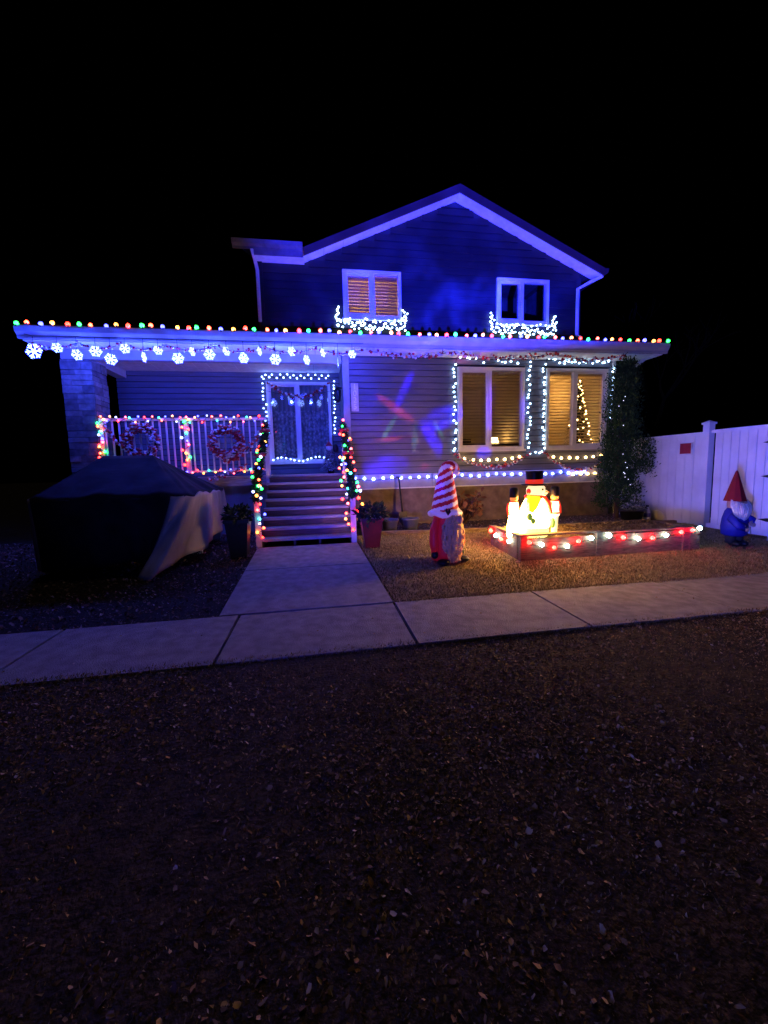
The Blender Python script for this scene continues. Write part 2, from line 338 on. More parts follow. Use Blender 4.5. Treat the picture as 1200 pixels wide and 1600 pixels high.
for (xa, xb, nm) in ((AX+.001, RX, 1), (LX, AX-.001, 1)):
    n = 8
    for i in range(n):
        p, q = xa+(xb-xa)*i/n, xa+(xb-xa)*(i+1)/n-.006
        bb = MB(); bb.prism([(p, zr(p)-.145), (q, zr(q)-.145), (q, zr(q)-.125), (p, zr(p)-.125)], 'y', 9.1, 9.402); bb.build('soffit_panel', M_SOFFIT, roof)
b = MB(); b.box(-1.1, LX, 9.1, 9.402, 6.0, 6.02); b.build('soffit_panel', M_SOFFIT, roof)
b = MB(); b.prism([(9.1, 6.1), (9.1, 6.26), (9.0, 6.26), (8.97, 6.24), (8.99, 6.17), (9.06, 6.14), (9.06, 6.1)], 'x', -1.54, LX-.02); b.build('gutter', mat('grey_gutter', (.13, .12, .15), .5), roof)
b = MB(); b.prism([(RX, zr(RX)-.15), (RX+.11, zr(RX)-.1), (RX+.13, zr(RX)), (RX, zr(RX))], 'y', 9.05, 14); b.build('gutter', M_FASCIA, roof)
b = MB(); b.box(-1.12, LX-.02, 9.08, 9.0985, 5.995, 6.099); b.build('fascia_board', mat('grey_gutter', (.13, .12, .15), .5), roof)
b = MB(); b.tube([(-1.16, 9.08, 6.12), (-1.13, 9.25, 5.98), (-1.1, 9.33, 5.8), (-1.1, 9.33, 4.75)], .04, 6); b.build('downspout', M_TRIM, H)
b = MB(); b.tube([(7.0, 9.15, 6.0), (6.8, 9.25, 5.92), (6.47, 9.33, 5.75), (6.47, 9.33, 4.66), (6.52, 9.28, 4.6)], .04, 6); b.build('downspout', M_TRIM, H)
# ---- lower eave roof
b = MB(); b.prism([(8.36, 4.2), (9.403, 4.55), (9.403, 4.49), (8.36, 4.14)], 'x', -5.25, 8.15); b.prism([(9.404, 4.55), (11.6, 5.28), (11.6, 5.22), (9.404, 4.49)], 'x', -5.25, -1.12)
proof = b.build('porch_roof', M_ROOF, H)
b = MB(); b.prism([(8.4, 3.99), (8.4, 4.19), (8.29, 4.19), (8.275, 4.17), (8.29, 4.10), (8.34, 4.04), (8.345, 3.99)], 'x', -5.2, 8.12); b.build('gutter', M_GUT, proof)
b = MB(); b.box(-5.15, 8.08, 8.33, 8.343, 4.0, 4.03); b.box(-5.15, 8.08, 8.272, 8.282, 4.168, 4.196); b.build('gutter_lip', M_GUT, proof)
x = -5.15
while x < 8.0:
    bb = MB(); bb.box(x, min(x+.392, 8.08), 8.401, 8.97, 3.97+random.uniform(-.001, .001), 3.985); bb.build('soffit_panel', M_SOFFIT, proof); x += .4
b = MB(); b.tube([(7.95, 8.45, 4.0), (7.9, 8.75, 3.98), (7.62, 8.85, 3.73), (7.4, 8.98, 3.6), (7.38, 8.98, 1.0)], .045, 6); b.build('downspout', M_TRIM, H)
# ---- porch
b = MB(); b.box(-4.86, .6, 8.93, 9.1, 3.8, 3.969); b.box(-4.62, -4.4, 9.1, 10.6, 3.8, 3.969); b.build('porch_beam', mat('beam_paint', (.4, .41, .44), .5, .1, 4), H)
x = -4.8
while x < .6:
    bb = MB(); bb.box(x, min(x+.296, .645), 9.1, 10.6, 3.975, 3.99); bb.build('ceiling_panel', M_SOFFIT, H); x += .3
pw = wall('porch_wall', 10.605, 10.7, -4.62, .65, 1.2, 4.0, [PW], M_BACK); siding(pw, 10.6, 1.42, 3.97, -4.62, .64, [(PW[0]-.02, PW[1]+.02, PW[2], PW[3])], M_SIDE)
for k in range(12):
    bb = MB(); y0 = 8.9+k*.142; bb.box(-4.86, .62, y0, y0+.136, 1.385, 1.42); bb.build('deck_board', M_WOOD, H)
b = MB(); b.box(-4.86, .62, 8.905, 8.94, 1.22, 1.384); b.build('deck_rim', M_WOOD, H)
b = MB(); b.box(-4.84, -1.05, 8.96, 9.0, .1, 1.22); b.box(-1.05, .65, 9.4, 9.44, .1, 1.22); b.build('porch_skirt', M_SKIRT, H)
# stone column: each stone a piece
b = MB(); b.box(-4.82, -4.34, 8.94, 9.42, .1, 3.8); col = b.build('porch_column', M_STONE[1], H)
z = .12; row = 0
while z < 3.78:
    h = random.choice((.1, .13, .16)); h = min(h, 3.79-z)
    xs = [-4.86, -4.86+.54*random.uniform(.3, .7), -4.31]
    for a, c in zip(xs, xs[1:]):
        bb = MB(); d = random.uniform(0, .02); bb.box(a, c-.008, 8.9-d, 8.945, z, z+h-.01); bb.build('stone', random.choice(M_STONE), col)
    ys = [8.9, 8.9+.54*random.uniform(.3, .7), 9.45]
    for a, c in zip(ys, ys[1:]):
        bb = MB(); d = random.uniform(0, .02); bb.box(-4.345, -4.31+d, a, c-.008, z, z+h-.01); bb.build('stone', random.choice(M_STONE), col)
    z += h; row += 1
# railing
b = MB(); b.box(-4.28, -1.05, 8.93, 9.0, 2.6, 2.65); rail = b.build('railing', M_TRIM, H)
b = MB(); b.box(-4.28, -1.05, 8.945, 8.985, 1.52, 1.56); b.build('bottom_rail', M_TRIM, rail)
b = MB(); b.box(-.014, .014, -.014, .014, 1.56, 2.6); me_bal = b.build('baluster', M_TRIM, rail).data
bal0 = bpy.data.objects['baluster']; bpy.data.objects.remove(bal0)
for k in range(25): inst(me_bal, 'baluster', rail, (-4.2+k*.127, 8.965, 0))
for x in (-4.27, -2.67):
    b = MB(); b.box(x-.04, x+.04, 8.92, 9.005, 1.42, 2.66); b.build('railing_post', M_TRIM, rail)
# ---- stairs
b = MB(); st = MB()
Y0, ZG, RUN, RISE = 7.05, .18, .25, .155
for x in (-1.02, -.46, -.02, .55):
    st.prism([(Y0+.03, .12), (Y0+.03, ZG+RISE-.045)]+[p for k in range(1, 8) for p in ((Y0+RUN*k+.03, ZG+RISE*k-.045), (Y0+RUN*k+.03, ZG+RISE*(k+1)-.045))]+[(8.9, ZG+RISE*8-.05), (8.9, .9), (7.6, .12)], 'x', x-.02, x+.02)
stairs = st.build('stairs', M_WOODD, H)
for k in range(1, 8):
    bb = MB(); zt = ZG+RISE*k; y0 = Y0+RUN*(k-1); e = .06 if k == 1 else 0
    bb.box(-1.06-e, .58+e, y0-.02, y0+.262, zt-.042, zt); bb.build('tread', M_WOOD, stairs)
    if k < 8:
        bb = MB(); bb.box(-1.0, .53, y0+RUN+.012, y0+RUN+.028, zt+.002, zt+RISE-.044); bb.build('riser', M_WOODD, stairs)
for x in (-1.06, .585):
    sgn = -1 if x < 0 else 1
    bb = MB(); bb.box(x-.045, x+.045, 7.0, 7.09, .15, 1.18); bb.build('newel_post', M_TRIM, stairs)
    bb = MB(); bb.box(x-.045, x+.045, 8.84, 8.93, 1.2, 2.42); bb.build('newel_post', M_TRIM, stairs)
    bb = MB(); bb.prism([(7.0, 1.13), (7.0, 1.19), (8.9, 2.4), (8.9, 2.34)], 'x', x-.03, x+.03); bb.build('handrail', M_TRIM, stairs)
# ---- windows
def window(rect, y, split, blind=None, curtain=None, left_sash=True):
    x0, x1, z0, z1 = rect; b = MB(); t = .07
    for (a, c, e, f) in ((x0-.0, x1+.0, z1-t, z1), (x0, x1, z0, z0+t), (x0, x0+t, z0+t, z1-t), (x1-t, x1, z0+t, z1-t), (split-.04, split+.04, z0+t, z1-t)): b.box(a, c, y-.055, y+.06, e, f)
    b.box(x0-.03, x1+.03, y-.085, y-.02, z0-.04, z0-.001)
    w = b.build('window', M_TRIM, H)
    for a, c in ((x0+t, split-.04), (split+.04, x1-t)):
        bb = MB(); bb.box(a, c, y+.02, y+.026, z0+t, z1-t); bb.build('pane', M_GLASS, w)
    a, c = (x0+t, split-.04) if left_sash else (split+.04, x1-t); s = MB(); k = .045
    for (p, q, e, f) in ((a, c, z1-t-k, z1-t-.001), (a, c, z0+t+.001, z0+t+k), (a+.001, a+k, z0+t+k, z1-t-k), (c-k, c-.001, z0+t+k, z1-t-k)): s.box(p, q, y-.03, y+.015, e, f)
    s.build('sash', M_TRIM, w)
    if blind:
        tilt, m = blind; bb = MB(); z = z0+t+.02; dy, dz = .031*math.cos(tilt), .031*math.sin(tilt); yb = y+.1
        while z < z1-t-.05:
            bb.add([(x0+t, yb-dy, z-dz), (x1-t, yb-dy, z-dz), (x1-t, yb+dy, z+dz), (x0+t, yb+dy, z+dz), (x0+t, yb-dy, z-dz+.003), (x1-t, yb-dy, z-dz+.003), (x1-t, yb+dy, z+dz+.003), (x0+t, yb+dy, z+dz+.003)],
                   [(3, 2, 1, 0), (4, 5, 6, 7), (0, 1, 5, 4), (1, 2, 6, 5), (2, 3, 7, 6), (3, 0, 4, 7)]); z += .072
        bb.box(x0+t, x1-t, yb-.03, yb+.03, z1-t-.05, z1-t); tag(bb.build('blind', m, w), kind='stuff')
    return w
w1 = window(W1, 9.0, 4.03, (R(28), M_BLIND)); w2 = window(W2, 9.0, 6.2, (R(26), M_BLIND), left_sash=False)
def translucent(name, c):
    m = bpy.data.materials.new(name); m.use_nodes = True; t = m.node_tree; N = t.nodes; K = t.links; pb = N['Principled BSDF']; pb.inputs['Base Color'].default_value = (*c, 1); pb.inputs['Roughness'].default_value = .7
    tr = N.new('ShaderNodeBsdfTranslucent'); tr.inputs[0].default_value = (*c, 1); mx = N.new('ShaderNodeMixShader'); mx.inputs[0].default_value = .5
    K.new(pb.outputs[0], mx.inputs[1]); K.new(tr.outputs[0], mx.inputs[2]); K.new(mx.outputs[0], N['Material Output'].inputs[0]); return m
M_BLT = translucent('closed_blind', (.55, .36, .2)); M_BLD = mat('dark_blind', (.1, .1, .12), .7)
wu1 = window(U1, 9.4, 1.4, (R(58), M_BLT)); wu2 = window(U2, 9.4, 5.02, None)
wp = window(PW, 10.6, -.42, None, None)
# lace curtain in the porch window (folded sheet with cut-out pattern)
def lace():
    m = bpy.data.materials.new('lace_curtain'); m.use_nodes = True; t = m.node_tree; N = t.nodes; K = t.links; pb = N['Principled BSDF']; pb.inputs['Roughness'].default_value = .9
    tc = N.new('ShaderNodeTexCoord'); vo = N.new('ShaderNodeTexVoronoi'); vo.inputs['Scale'].default_value = 13; K.new(tc.outputs['Object'], vo.inputs['Vector'])
    no = N.new('ShaderNodeTexNoise'); no.inputs['Scale'].default_value = 9; K.new(tc.outputs['Object'], no.inputs[0])
    mx = N.new('ShaderNodeMath'); mx.operation = 'MULTIPLY'; K.new(vo.outputs['Distance'], mx.inputs[0]); K.new(no.outputs[0], mx.inputs[1])
    rp = ramp(N, [(.08, (.6, .6, .62)), (.2, (.4, .4, .43)), (.34, (.24, .24, .27))]); K.new(mx.outputs[0], rp.inputs[0]); K.new(rp.outputs[0], pb.inputs['Base Color']); return m
M_LACE = lace(); M_SHEER = mat('sheer_curtain', (.3, .3, .33), .9, .2, 3, stretch=(14, 1, .4))
nx = 90; b = MB(); vs = []
for j, z in enumerate((1.8, 2.4, 2.9, 3.05, 3.68)):
    for i in range(nx): vs.append((-1.13+1.46*i/(nx-1), 10.72+.025*math.sin(i*.9+j*.2), z))
for j in range(4): b.add([], []); b.f += [(j*nx+i, j*nx+i+1, (j+1)*nx+i+1, (j+1)*nx+i) for i in range(nx-1)]; b.m += [0 if j < 3 else 1]*(nx-1)
b.v = vs; b.build('curtain', [M_LACE, M_SHEER], wp, True)
# rooms behind the windows
def room(x0, x1, y0, y1, z0, z1, m, nm):
    b = MB(); b.box(x0, x1, y1, y1+.05, z0, z1); b.box(x0-.05, x0, y0, y1+.05, z0, z1); b.box(x1, x1+.05, y0, y1+.05, z0, z1); b.box(x0-.05, x1+.05, y0, y1+.05, z1, z1+.05); b.build('room_wall', m, H)
    b = MB(); b.box(x0, x1, y0, y1, z0-.06, z0); b.build('room_floor', M_RFLOOR, H)
room(5.3, 7.1, 9.142, 11.8, 1.5, 3.9, M_ROOM, 'r'); room(1.2, 5.2, 9.142, 12.2, 1.5, 3.9, M_ROOM, 'l')
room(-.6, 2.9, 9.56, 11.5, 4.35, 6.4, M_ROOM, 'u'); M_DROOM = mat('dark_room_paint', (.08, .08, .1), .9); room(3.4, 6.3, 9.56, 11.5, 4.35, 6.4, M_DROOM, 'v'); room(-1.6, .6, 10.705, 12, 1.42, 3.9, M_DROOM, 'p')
def lamp(name, loc, e, c, r=.1):
    L = bpy.data.lights.new(name, 'POINT'); L.energy = e; L.color = c; L.shadow_soft_size = r; o = bpy.data.objects.new(name, L); COL.objects.link(o); o.location = loc
lamp('RoomLampLeft', (3.0, 11.2, 3.5), 9, (1, .55, .26), .15); lamp('RoomLampRight', (6.3, 11.0, 3.5), 58, (1, .54, .18), .15); lamp('RoomLampUp', (1.3, 10.3, 5.7), 70, (1, .55, .25), .15)
b = MB(); tl = empty('table_lamp', (4.85, 10.5, 1.5), 'small lit lamp on a stand seen low behind the blind of the left window', 'lamp')
b.lathe([(.2, 0), (.2, .02), (.02, .04), (.02, .5), (.22, .52), (.22, .55), (.02, .56), (.02, .62)], (4.85, 10.5, 1.5), 14); b.build('stand', M_RFLOOR, tl, True)
b = MB(); b.lathe([(.13, .0), (.09, .17)], (4.85, 10.5, 2.1), 14); b.build('lamp_shade', emis('lamp_shade_lit', (1, .6, .22), 22), tl, True)
b = MB(); b.box(3.2, 5.1, 9.5, 9.95, 1.5, 2.05); b.box(3.2, 3.9, 9.8, 9.95, 2.05, 2.2); tag(b.build('sofa', mat('sofa_fabric', (.06, .04, .03), .9)), 'dark sofa back against the left window behind the blind', 'sofa')

# house number plaque
pl = MB(); pl.box(.79, .95, 8.945, 8.974, 2.78, 3.38); plo = pl.build('number_plaque', mat('plaque_grey', (.5, .46, .42), .6, .2, 9)); tag(plo, 'narrow vertical house number plaque on siding beside the porch corner', 'house number')
M_DIGIT = mat('digit_white', (.85, .83, .82), .4)
for i, ch in enumerate('1025'):
    cu = bpy.data.curves.new('digit', 'FONT'); cu.body = ch; cu.size = .17; cu.extrude = .004; cu.align_x = 'CENTER'
    to = bpy.data.objects.new('digit', cu); COL.objects.link(to); bpy.context.view_layer.update()
    me = bpy.data.meshes.new_from_object(to.evaluated_get(bpy.context.evaluated_depsgraph_get())); bpy.data.objects.remove(to); me.materials.clear(); me.materials.append(M_DIGIT)
    inst(me, 'digit', plo, (.87, 8.94, 3.25-i*.143), (R(90), 0, 0))
b = MB(); b.lathe([(.03, 0), (.075, .04), (.085, .26), (.1, .27), (.02, .36), (.01, .4)], (.53, 9.75, 3.1), 6); b.box(.5, .64, 9.73, 9.77, 3.42, 3.45); tag(b.build('wall_lantern', M_DARK), 'dark unlit lantern on the side wall at the right end of the porch', 'lantern')

# ================================================================== LIGHT STRINGS
EM = dict(cool=emis('bulb_cool', (5, 8, 11)), porch=emis('bulb_porch_white', (2.6, 4.2, 12)), blue_white=emis('bulb_blue_white', (2.2, 3.4, 26)), warm=emis('bulb_warm', (15, 9, 3)),
          G=emis('bulb_green', (.22, 12, .8)), O=emis('bulb_orange', (15, .9, .3)), B=emis('bulb_blue', (.6, .75, 11)), Y=emis('bulb_yellow', (9, 2.6, .35)), R=emis('bulb_red', (16, .4, .2)),
          tiny=emis('bulb_tiny', (1.1, 1.2, 1.5)), C=emis('bulb_cyan', (.4, 8, 6.5)), W=emis('bulb_small_white', (2, 2.2, 5)), P=emis('bulb_pink', (15, .9, .8)), tree=emis('bulb_tree_warm', (24, 14, 5)))
def bulb_mesh(key, r, L):
    b = MB(); b.lathe([(r*.45, -L*.35), (r*.95, -L*.1), (r, L*.15), (r*.7, L*.45), (r*.15, L*.65)], (0, 0, 0), 8); b.lathe([(r*.5, -L*.62), (r*.5, -L*.34)], (0, 0, 0), 6, 1)
    o = b.build('bulb', [EM[key], M_CORD]); me = o.data; bpy.data.objects.remove(o); me.polygons.foreach_set('use_smooth', [True]*len(me.polygons)); return me
BM = {}
def bm(key, r, L=None):
    k = (key, round(r, 4))
    if k not in BM: BM[k] = bulb_mesh(key, r, L or r*2)
    return BM[k]
def string(name, label, cat, pts, keys, r, jit=(.0, .0, .0), group=None, cord=None, skip=0, rotx=0, cr=.006, up=1):
    """pts: bulb positions; the cord runs through them"""
    o = empty(name, tuple(pts[0]), label, cat, group); b = MB(); cp = []
    P = [Vector(p)+Vector([random.uniform(-j, j) for j in jit]) for p in pts]
    for i, p in enumerate(P):
        if random.random() < skip: continue
        k = keys[i % len(keys)] if isinstance(keys, (list, tuple, str)) and not (isinstance(keys, str) and len(keys) > 1 and keys in EM) else keys
        rr = r*random.uniform(.9, 1.12)
        inst(bm(k, r), 'bulb', o, p, (random.uniform(-.5, .5)+(0 if up > 0 else math.pi), random.uniform(-.5, .5), 0), rr/r)
    b.tube([p+Vector((0, .012, -.02*up)) for p in (cord or P)], cr, 4); b.build('cord', M_CORD, o)
    return o
CYC = list('GOBYR')
# eave string
string('light_string', 'multicoloured bulbs in a row along the whole front gutter edge', 'string lights', [(-5.16+i*.2035, 8.285, 4.235) for i in range(66)], CYC, .036, (.035, .012, .016))
# foundation string
string('light_string', 'large cool white bulbs along the skirt board above the foundation', 'string lights', sum([sag((.82+i*.84, 8.93, 1.29), (.82+(i+1)*.84, 8.93, 1.29), .02, 4)[:4] for i in range(7)], []), 'blue_white', .036, (.01, .005, .012))
string('light_string', 'short run of warm white bulbs on the skirt board beside the cedar', 'string lights', [(6.2+i*.2, 8.93, 1.24) for i in range(4)], 'warm', .034, (.01, .005, .01))
# window surrounds
def line(a, c, step): return lerp([a, c], step)
y = 8.93
p = line((3.17, y, 1.84), (3.16, y, 3.93), .105)+line((3.24, y, 3.97), (3.66, y, 3.96), .1)+[(3.85, y, 3.88)]+line((4.2, y, 3.89), (4.52, y, 3.87), .1)+[(4.74, y, 3.87)]+line((4.99, y, 3.9), (5.0, y, 1.82), .105)
string('light_string', 'cool white bulbs framing the left large ground floor window', 'string lights', p, 'cool', .022, (.04, .01, .03), 'white bulb strings round the ground floor windows')
p = line((5.06, y, 1.76), (5.36, y, 1.82), .1)+line((5.38, y, 1.88), (5.38, y, 3.9), .105)+line((5.42, y, 3.97), (5.7, y, 3.95), .09)+line((5.78, y, 3.9), (7.1, y, 3.92), .085)+line((7.2, y, 3.8), (7.16, y, 2.5), .11)
string('light_string', 'cool white bulbs framing the right large window next to the cedar', 'string lights', p, 'cool', .022, (.04, .01, .03), 'white bulb strings round the ground floor windows')
string('light_string', 'warm white bulbs sagging below the sill of the left large window', 'string lights', sag((3.4, y, 1.68), (4.78, y, 1.7), .06, 7), 'warm', .032, (.01, .005, .01))
string('light_string', 'warm white bulbs sagging below the sill of the right large window', 'string lights', sag((5.65, y, 1.67), (6.95, y, 1.69), .05, 6), 'warm', .032, (.01, .005, .01))
# upper windows: swags of mini lights under the sills
for (x0, x1, lab) in ((.52, 2.17, 'bunched white mini lights hanging under the lit upstairs window'), (4.18, 5.93, 'bunched white mini lights hanging under the dark upstairs window')):
    yy = 9.33; p = [(x0+.06+random.uniform(-.07, .07), yy, z) for z in (5.1, 5.05, 5.02, 4.98, 4.95, 4.92, 4.9, 4.87, 4.85, 4.82)]
    n = 84
    for i in range(n): p.append((x0+.03+(x1-x0-.06)*(i+random.random())/n, yy+random.uniform(-.03, .01), 4.66+random.choice((0, .02, .06, .12, .17, .2))+random.uniform(-.02, .02)))
    p += [(x1-.06+random.uniform(-.07, .07), yy, z) for z in (4.82, 4.85, 4.87, 4.9, 4.93, 4.95, 4.98, 5.02, 5.06, 5.09)]
    string('mini_light_swag', lab, 'string lights', p, 'cool', .02, (.01, .005, .01), 'white mini light swags under the upstairs windows', cr=.004)
# porch window
y = 10.5
p = line((-1.28, y, 3.9), (.45, y, 3.88), .087); p = [(a[0], a[1], a[2]-(.0 if i % 2 else .07)) for i, a in enumerate(p)]+line((.5, y, 3.75), (.47, y, 2.45), .1)
string('light_string', 'cool white bulbs along the top and right side of the porch window', 'string lights', p, 'porch', .022, (.02, .01, .015))
string('light_string', 'cool white bulbs down the left side of the porch window', 'string lights', line((-1.27, y, 3.78), (-1.23, y, 2.7), .1), 'porch', .022, (.04, .01, .015))
string('light_string', 'wavy row of cool white bulbs below the porch window', 'string lights', [(-1.1+i*.105, y-.1, 1.79+.05*math.sin(i*.75)) for i in range(14)], 'porch', .022, (.01, .01, .01))
# railing strings
RC = list('OBYWRPCYBRWOC')
p = [(-4.25+i*.088, 8.9, 2.67-(.1 if i % 3 == 1 else 0)) for i in range(36)]
string('light_string', 'small coloured bulbs wound along the white porch top rail', 'string lights', p, RC, .019, (.03, .01, .02))
p = [(-3.0+i*.105, 8.9, 1.5+(.05 if i % 2 else 0)) for i in range(19)]
string('light_string', 'small coloured bulbs along the porch bottom rail', 'string lights', p, list('YOWBPRYC'), .019, (.03, .01, .02))
for x, n, lab in ((-4.27, 16, 'coloured bulbs wrapped on the railing post beside the stone column'), (-2.67, 13, 'coloured bulbs wrapped on the middle railing post between the wreaths')):
    p = [(x+.06*math.cos(i*1.9), 8.9-.03*abs(math.sin(i*1.9)), 2.62-i*(1.0/n)) for i in range(n)]
    string('light_string', lab, 'string lights', p, list('YGORCWBPR'), .026, (.025, .01, .02))
# snowflakes
def flake_mesh():
    b = MB()
    for k in range(6):
        a = k*math.pi/3; d = Vector((math.cos(a), 0, math.sin(a))); t = Vector((-math.sin(a), 0, math.cos(a)))
        def bar(p, q, w):
            dd = (q-p).normalized(); nn = Vector((-dd.z, 0, dd.x))*w
            vs = [p-nn, q-nn, q+nn, p+nn]; vs = [v+Vector((0, -.012, 0)) for v in vs]+[v+Vector((0, .012, 0)) for v in vs]
            b.add(vs, [(0, 1, 2, 3), (7, 6, 5, 4), (0, 4, 5, 1), (1, 5, 6, 2), (2, 6, 7, 3), (3, 7, 4, 0)])
        bar(Vector((0, 0, 0)), d, .085)
        for s in (-1, 1): bar(d*.5, d*.82+t*.32*s, .065)
    o = b.build('snowflake', [emis('snowflake_led', (.075, .11, 1.5), 22)]); me = o.data; bpy.data.objects.remove(o); return me
FM = flake_mesh(); FY = 8.2
sf = empty('snowflake_string', (-5.05, 8.5, 3.97), 'blue white lit snowflakes dangling in a row from the porch eave', 'string lights')
FL = [(-5.05, 3.79, .16, 0), (-4.66, 3.86, .105, .5), (-4.34, 3.74, .12, 1.0), (-4.02, 3.81, .12, .3), (-3.77, 3.67, .125, .7), (-3.51, 3.87, .11, .2), (-3.19, 3.72, .115, 1.5), (-2.93, 3.85, .1, .6), (-2.58, 3.71, .125, .2), (-2.31, 3.84, .1, 1.1), (-2.0, 3.79, .125, .1), (-1.68, 3.86, .1, .8), (-1.36, 3.73, .115, .3), (-1.05, 3.87, .1, 1.15), (-.75, 3.72, .13, .1), (-.42, 3.88, .11, .6), (-.13, 3.72, .115, .9), (.2, 3.87, .1, .9), (.5, 3.68, .115, 1.5), (.8, 3.85, .1, .2)]
FL = [(x*FY/8.5, 1.5+(z-1.5)*FY/8.5+.02, r*.84, a) for x, z, r, a in FL]
cb = MB(); cb.tube([(-5.0, FY, 4.02)]+[(q[0], FY, 3.99) for q in FL]+[(1.0, FY, 4.0)], .005, 4)
for (x, z, r, a) in FL: inst(FM, 'snowflake', sf, (x, FY, z), (0, random.uniform(-.3, .3), a), r); cb.tube([(x, FY, 3.99), (x, FY, z+r*.6)], .004, 4)
cb.build('cord', M_CORD, sf)
for i, (x, z, r, a) in enumerate(FL[::2]):      # the LEDs' own blue light, front and back
    lamp('SnowflakeLed', (x, FY+(.08 if i % 2 else -.06), z-.02), 52, (.03, .065, 1), .03)
# small snowflakes hanging in front of the porch window
ws = empty('snowflake_garland', (-.9, 10.45, 3.5), 'five small pale snowflakes hanging in front of the porch window', 'ornament')
FM2 = FM.copy(); FM2.materials.clear(); FM2.materials.append(emis('snowflake_small', (.4, .6, 1.0), .55))
for (x, z, r, a) in ((-1.02, 3.2, .11, .1), (-.65, 3.32, .08, 1.2), (-.36, 3.2, .12, .1), (.1, 3.2, .11, .8), (.32, 3.28, .07, 1.2)): inst(FM2, 'snowflake', ws, (x, 10.46, z), (0, .2, a), r*.8)
cb = MB(); cb.tube(sag((-1.2, 10.46, 3.5), (.4, 10.46, 3.5), .1), .004, 4); cb.build('cord', M_CORD, ws)

# ================================================================== BEAD GARLANDS AND WREATHS
M_RED = mat('garland_red', (.42, .015, .03), .3, .3, 20, spec=.6); M_WHT = mat('garland_white', (.7, .68, .7), .35, .1, 20, spec=.6)
ico_v, ico_f = None, None
def ico():
    t = (1+5**.5)/2; v = np.array([(-1, t, 0), (1, t, 0), (-1, -t, 0), (1, -t, 0), (0, -1, t), (0, 1, t), (0, -1, -t), (0, 1, -t), (t, 0, -1), (t, 0, 1), (-t, 0, -1), (-t, 0, 1)], float); v /= np.linalg.norm(v[0])
    f = np.array([(0, 11, 5), (0, 5, 1), (0, 1, 7), (0, 7, 10), (0, 10, 11), (1, 5, 9), (5, 11, 4), (11, 10, 2), (10, 7, 6), (7, 1, 8), (3, 9, 4), (3, 4, 2), (3, 2, 6), (3, 6, 8), (3, 8, 9), (4, 9, 5), (2, 4, 11), (6, 2, 10), (8, 6, 7), (9, 8, 1)]); return v, f
IV, IF = ico()
def beads(name, centers, radii, mis, mats, parent=None, squash=(1, 1, 1)):
    C = np.asarray(centers, float); Rr = np.asarray(radii, float); n = len(C)
    V = (IV[None]*np.asarray(squash)*Rr[:, None, None]+C[:, None]).reshape(-1, 3); F = (IF[None]+12*np.arange(n)[:, None, None]).reshape(-1, 3)
    o = npmesh(name, V, F, mats, parent, mi=np.repeat(mis, 20)); o.data.polygons.foreach_set('use_smooth', [True]*len(o.data.polygons)); return o
def bead_garland(name, label, cat, pts, r=.03, step=.028, spread=.028, group=None):
    C = lerp(pts, step); n = len(C); c = np.array([tuple(p) for p in C])+rng.normal(0, spread, (n, 3))*[1, .4, 1]
    mi = (np.arange(n)//2 % 2 if n > 3 else np.zeros(n)); mi = np.where(rng.random(n) < .2, 1-mi, mi).astype(int)
    o = empty(name, tuple(C[0]), label, cat, group); tag(beads('beads', c, rng.uniform(.6, 1.15, n)*r, mi, [M_RED, M_WHT], o), kind='stuff')
    b = MB(); b.tube(C[::4]+[C[-1]], .006, 4); b.build('cord', M_CORD, o); return o
pins = [-5.1, -4.3, -3.55, -2.75, -1.9, -.95, .1, 1.05]; p = []
for a, c in zip(pins, pins[1:]): p += sag((a*.97, 8.22, 3.9), (c*.97, 8.22, 3.9), .1, 8)
bead_garland('bead_garland', 'red and white bead garland swagged behind the snowflakes on the porch eave', 'garland', p, .027, .034, .02)
pins = [1.1, 2.95, 5.35, 7.2]
for i, (a, c, lab) in enumerate(zip(pins, pins[1:], ('red bead garland swag on the eave above the projected colours', 'red bead garland swag on the eave above the left large window', 'red bead garland swag on the eave above the right large window'))):
    bead_garland('bead_garland', lab, 'garland', sag((a*.97, 8.3, 3.9), (c*.97, 8.3, 3.9), .1, 12), .032, .026, .026)
bead_garland('bead_garland', 'red and white bead garland sagging under the left large window', 'garland', sag((3.15, 8.9, 1.8), (5.02, 8.9, 1.78), .32, 14), .03, .026, .018)
bead_garland('bead_garland', 'red and white bead garland sagging under the right large window', 'garland', sag((5.4, 8.9, 1.78), (7.1, 8.9, 1.6), .34, 14), .03, .026, .018)
bead_garland('bead_garland', 'dark red bead garland hung across the top of the porch window', 'garland', sag((-1.15, 10.47, 3.72), (.38, 10.47, 3.72), .36, 12), .032, .03, .02)
bead_garland('bead_garland', 'red bead garland running from the railing end post to the left wreath', 'garland', sag((-4.2, 8.88, 2.5), (-3.6, 8.86, 1.86), .08, 8)+sag((-3.6, 8.86, 1.86), (-3.2, 8.86, 1.83), .03, 4), .034, .024, .024)
bead_garland('bead_garland', 'red bead garland climbing from the right wreath to the stair newel', 'garland', sag((-1.95, 8.86, 1.74), (-1.15, 8.88, 2.4), .18, 8), .034, .022, .024)
bead_garland('bead_garland', 'loose end of red bead garland drooping below the porch bottom rail', 'garland', [(-1.5, 8.87, 1.66), (-1.75, 8.87, 1.52), (-2.0, 8.86, 1.42), (-2.3, 8.85, 1.36)], .032, .03, .02)
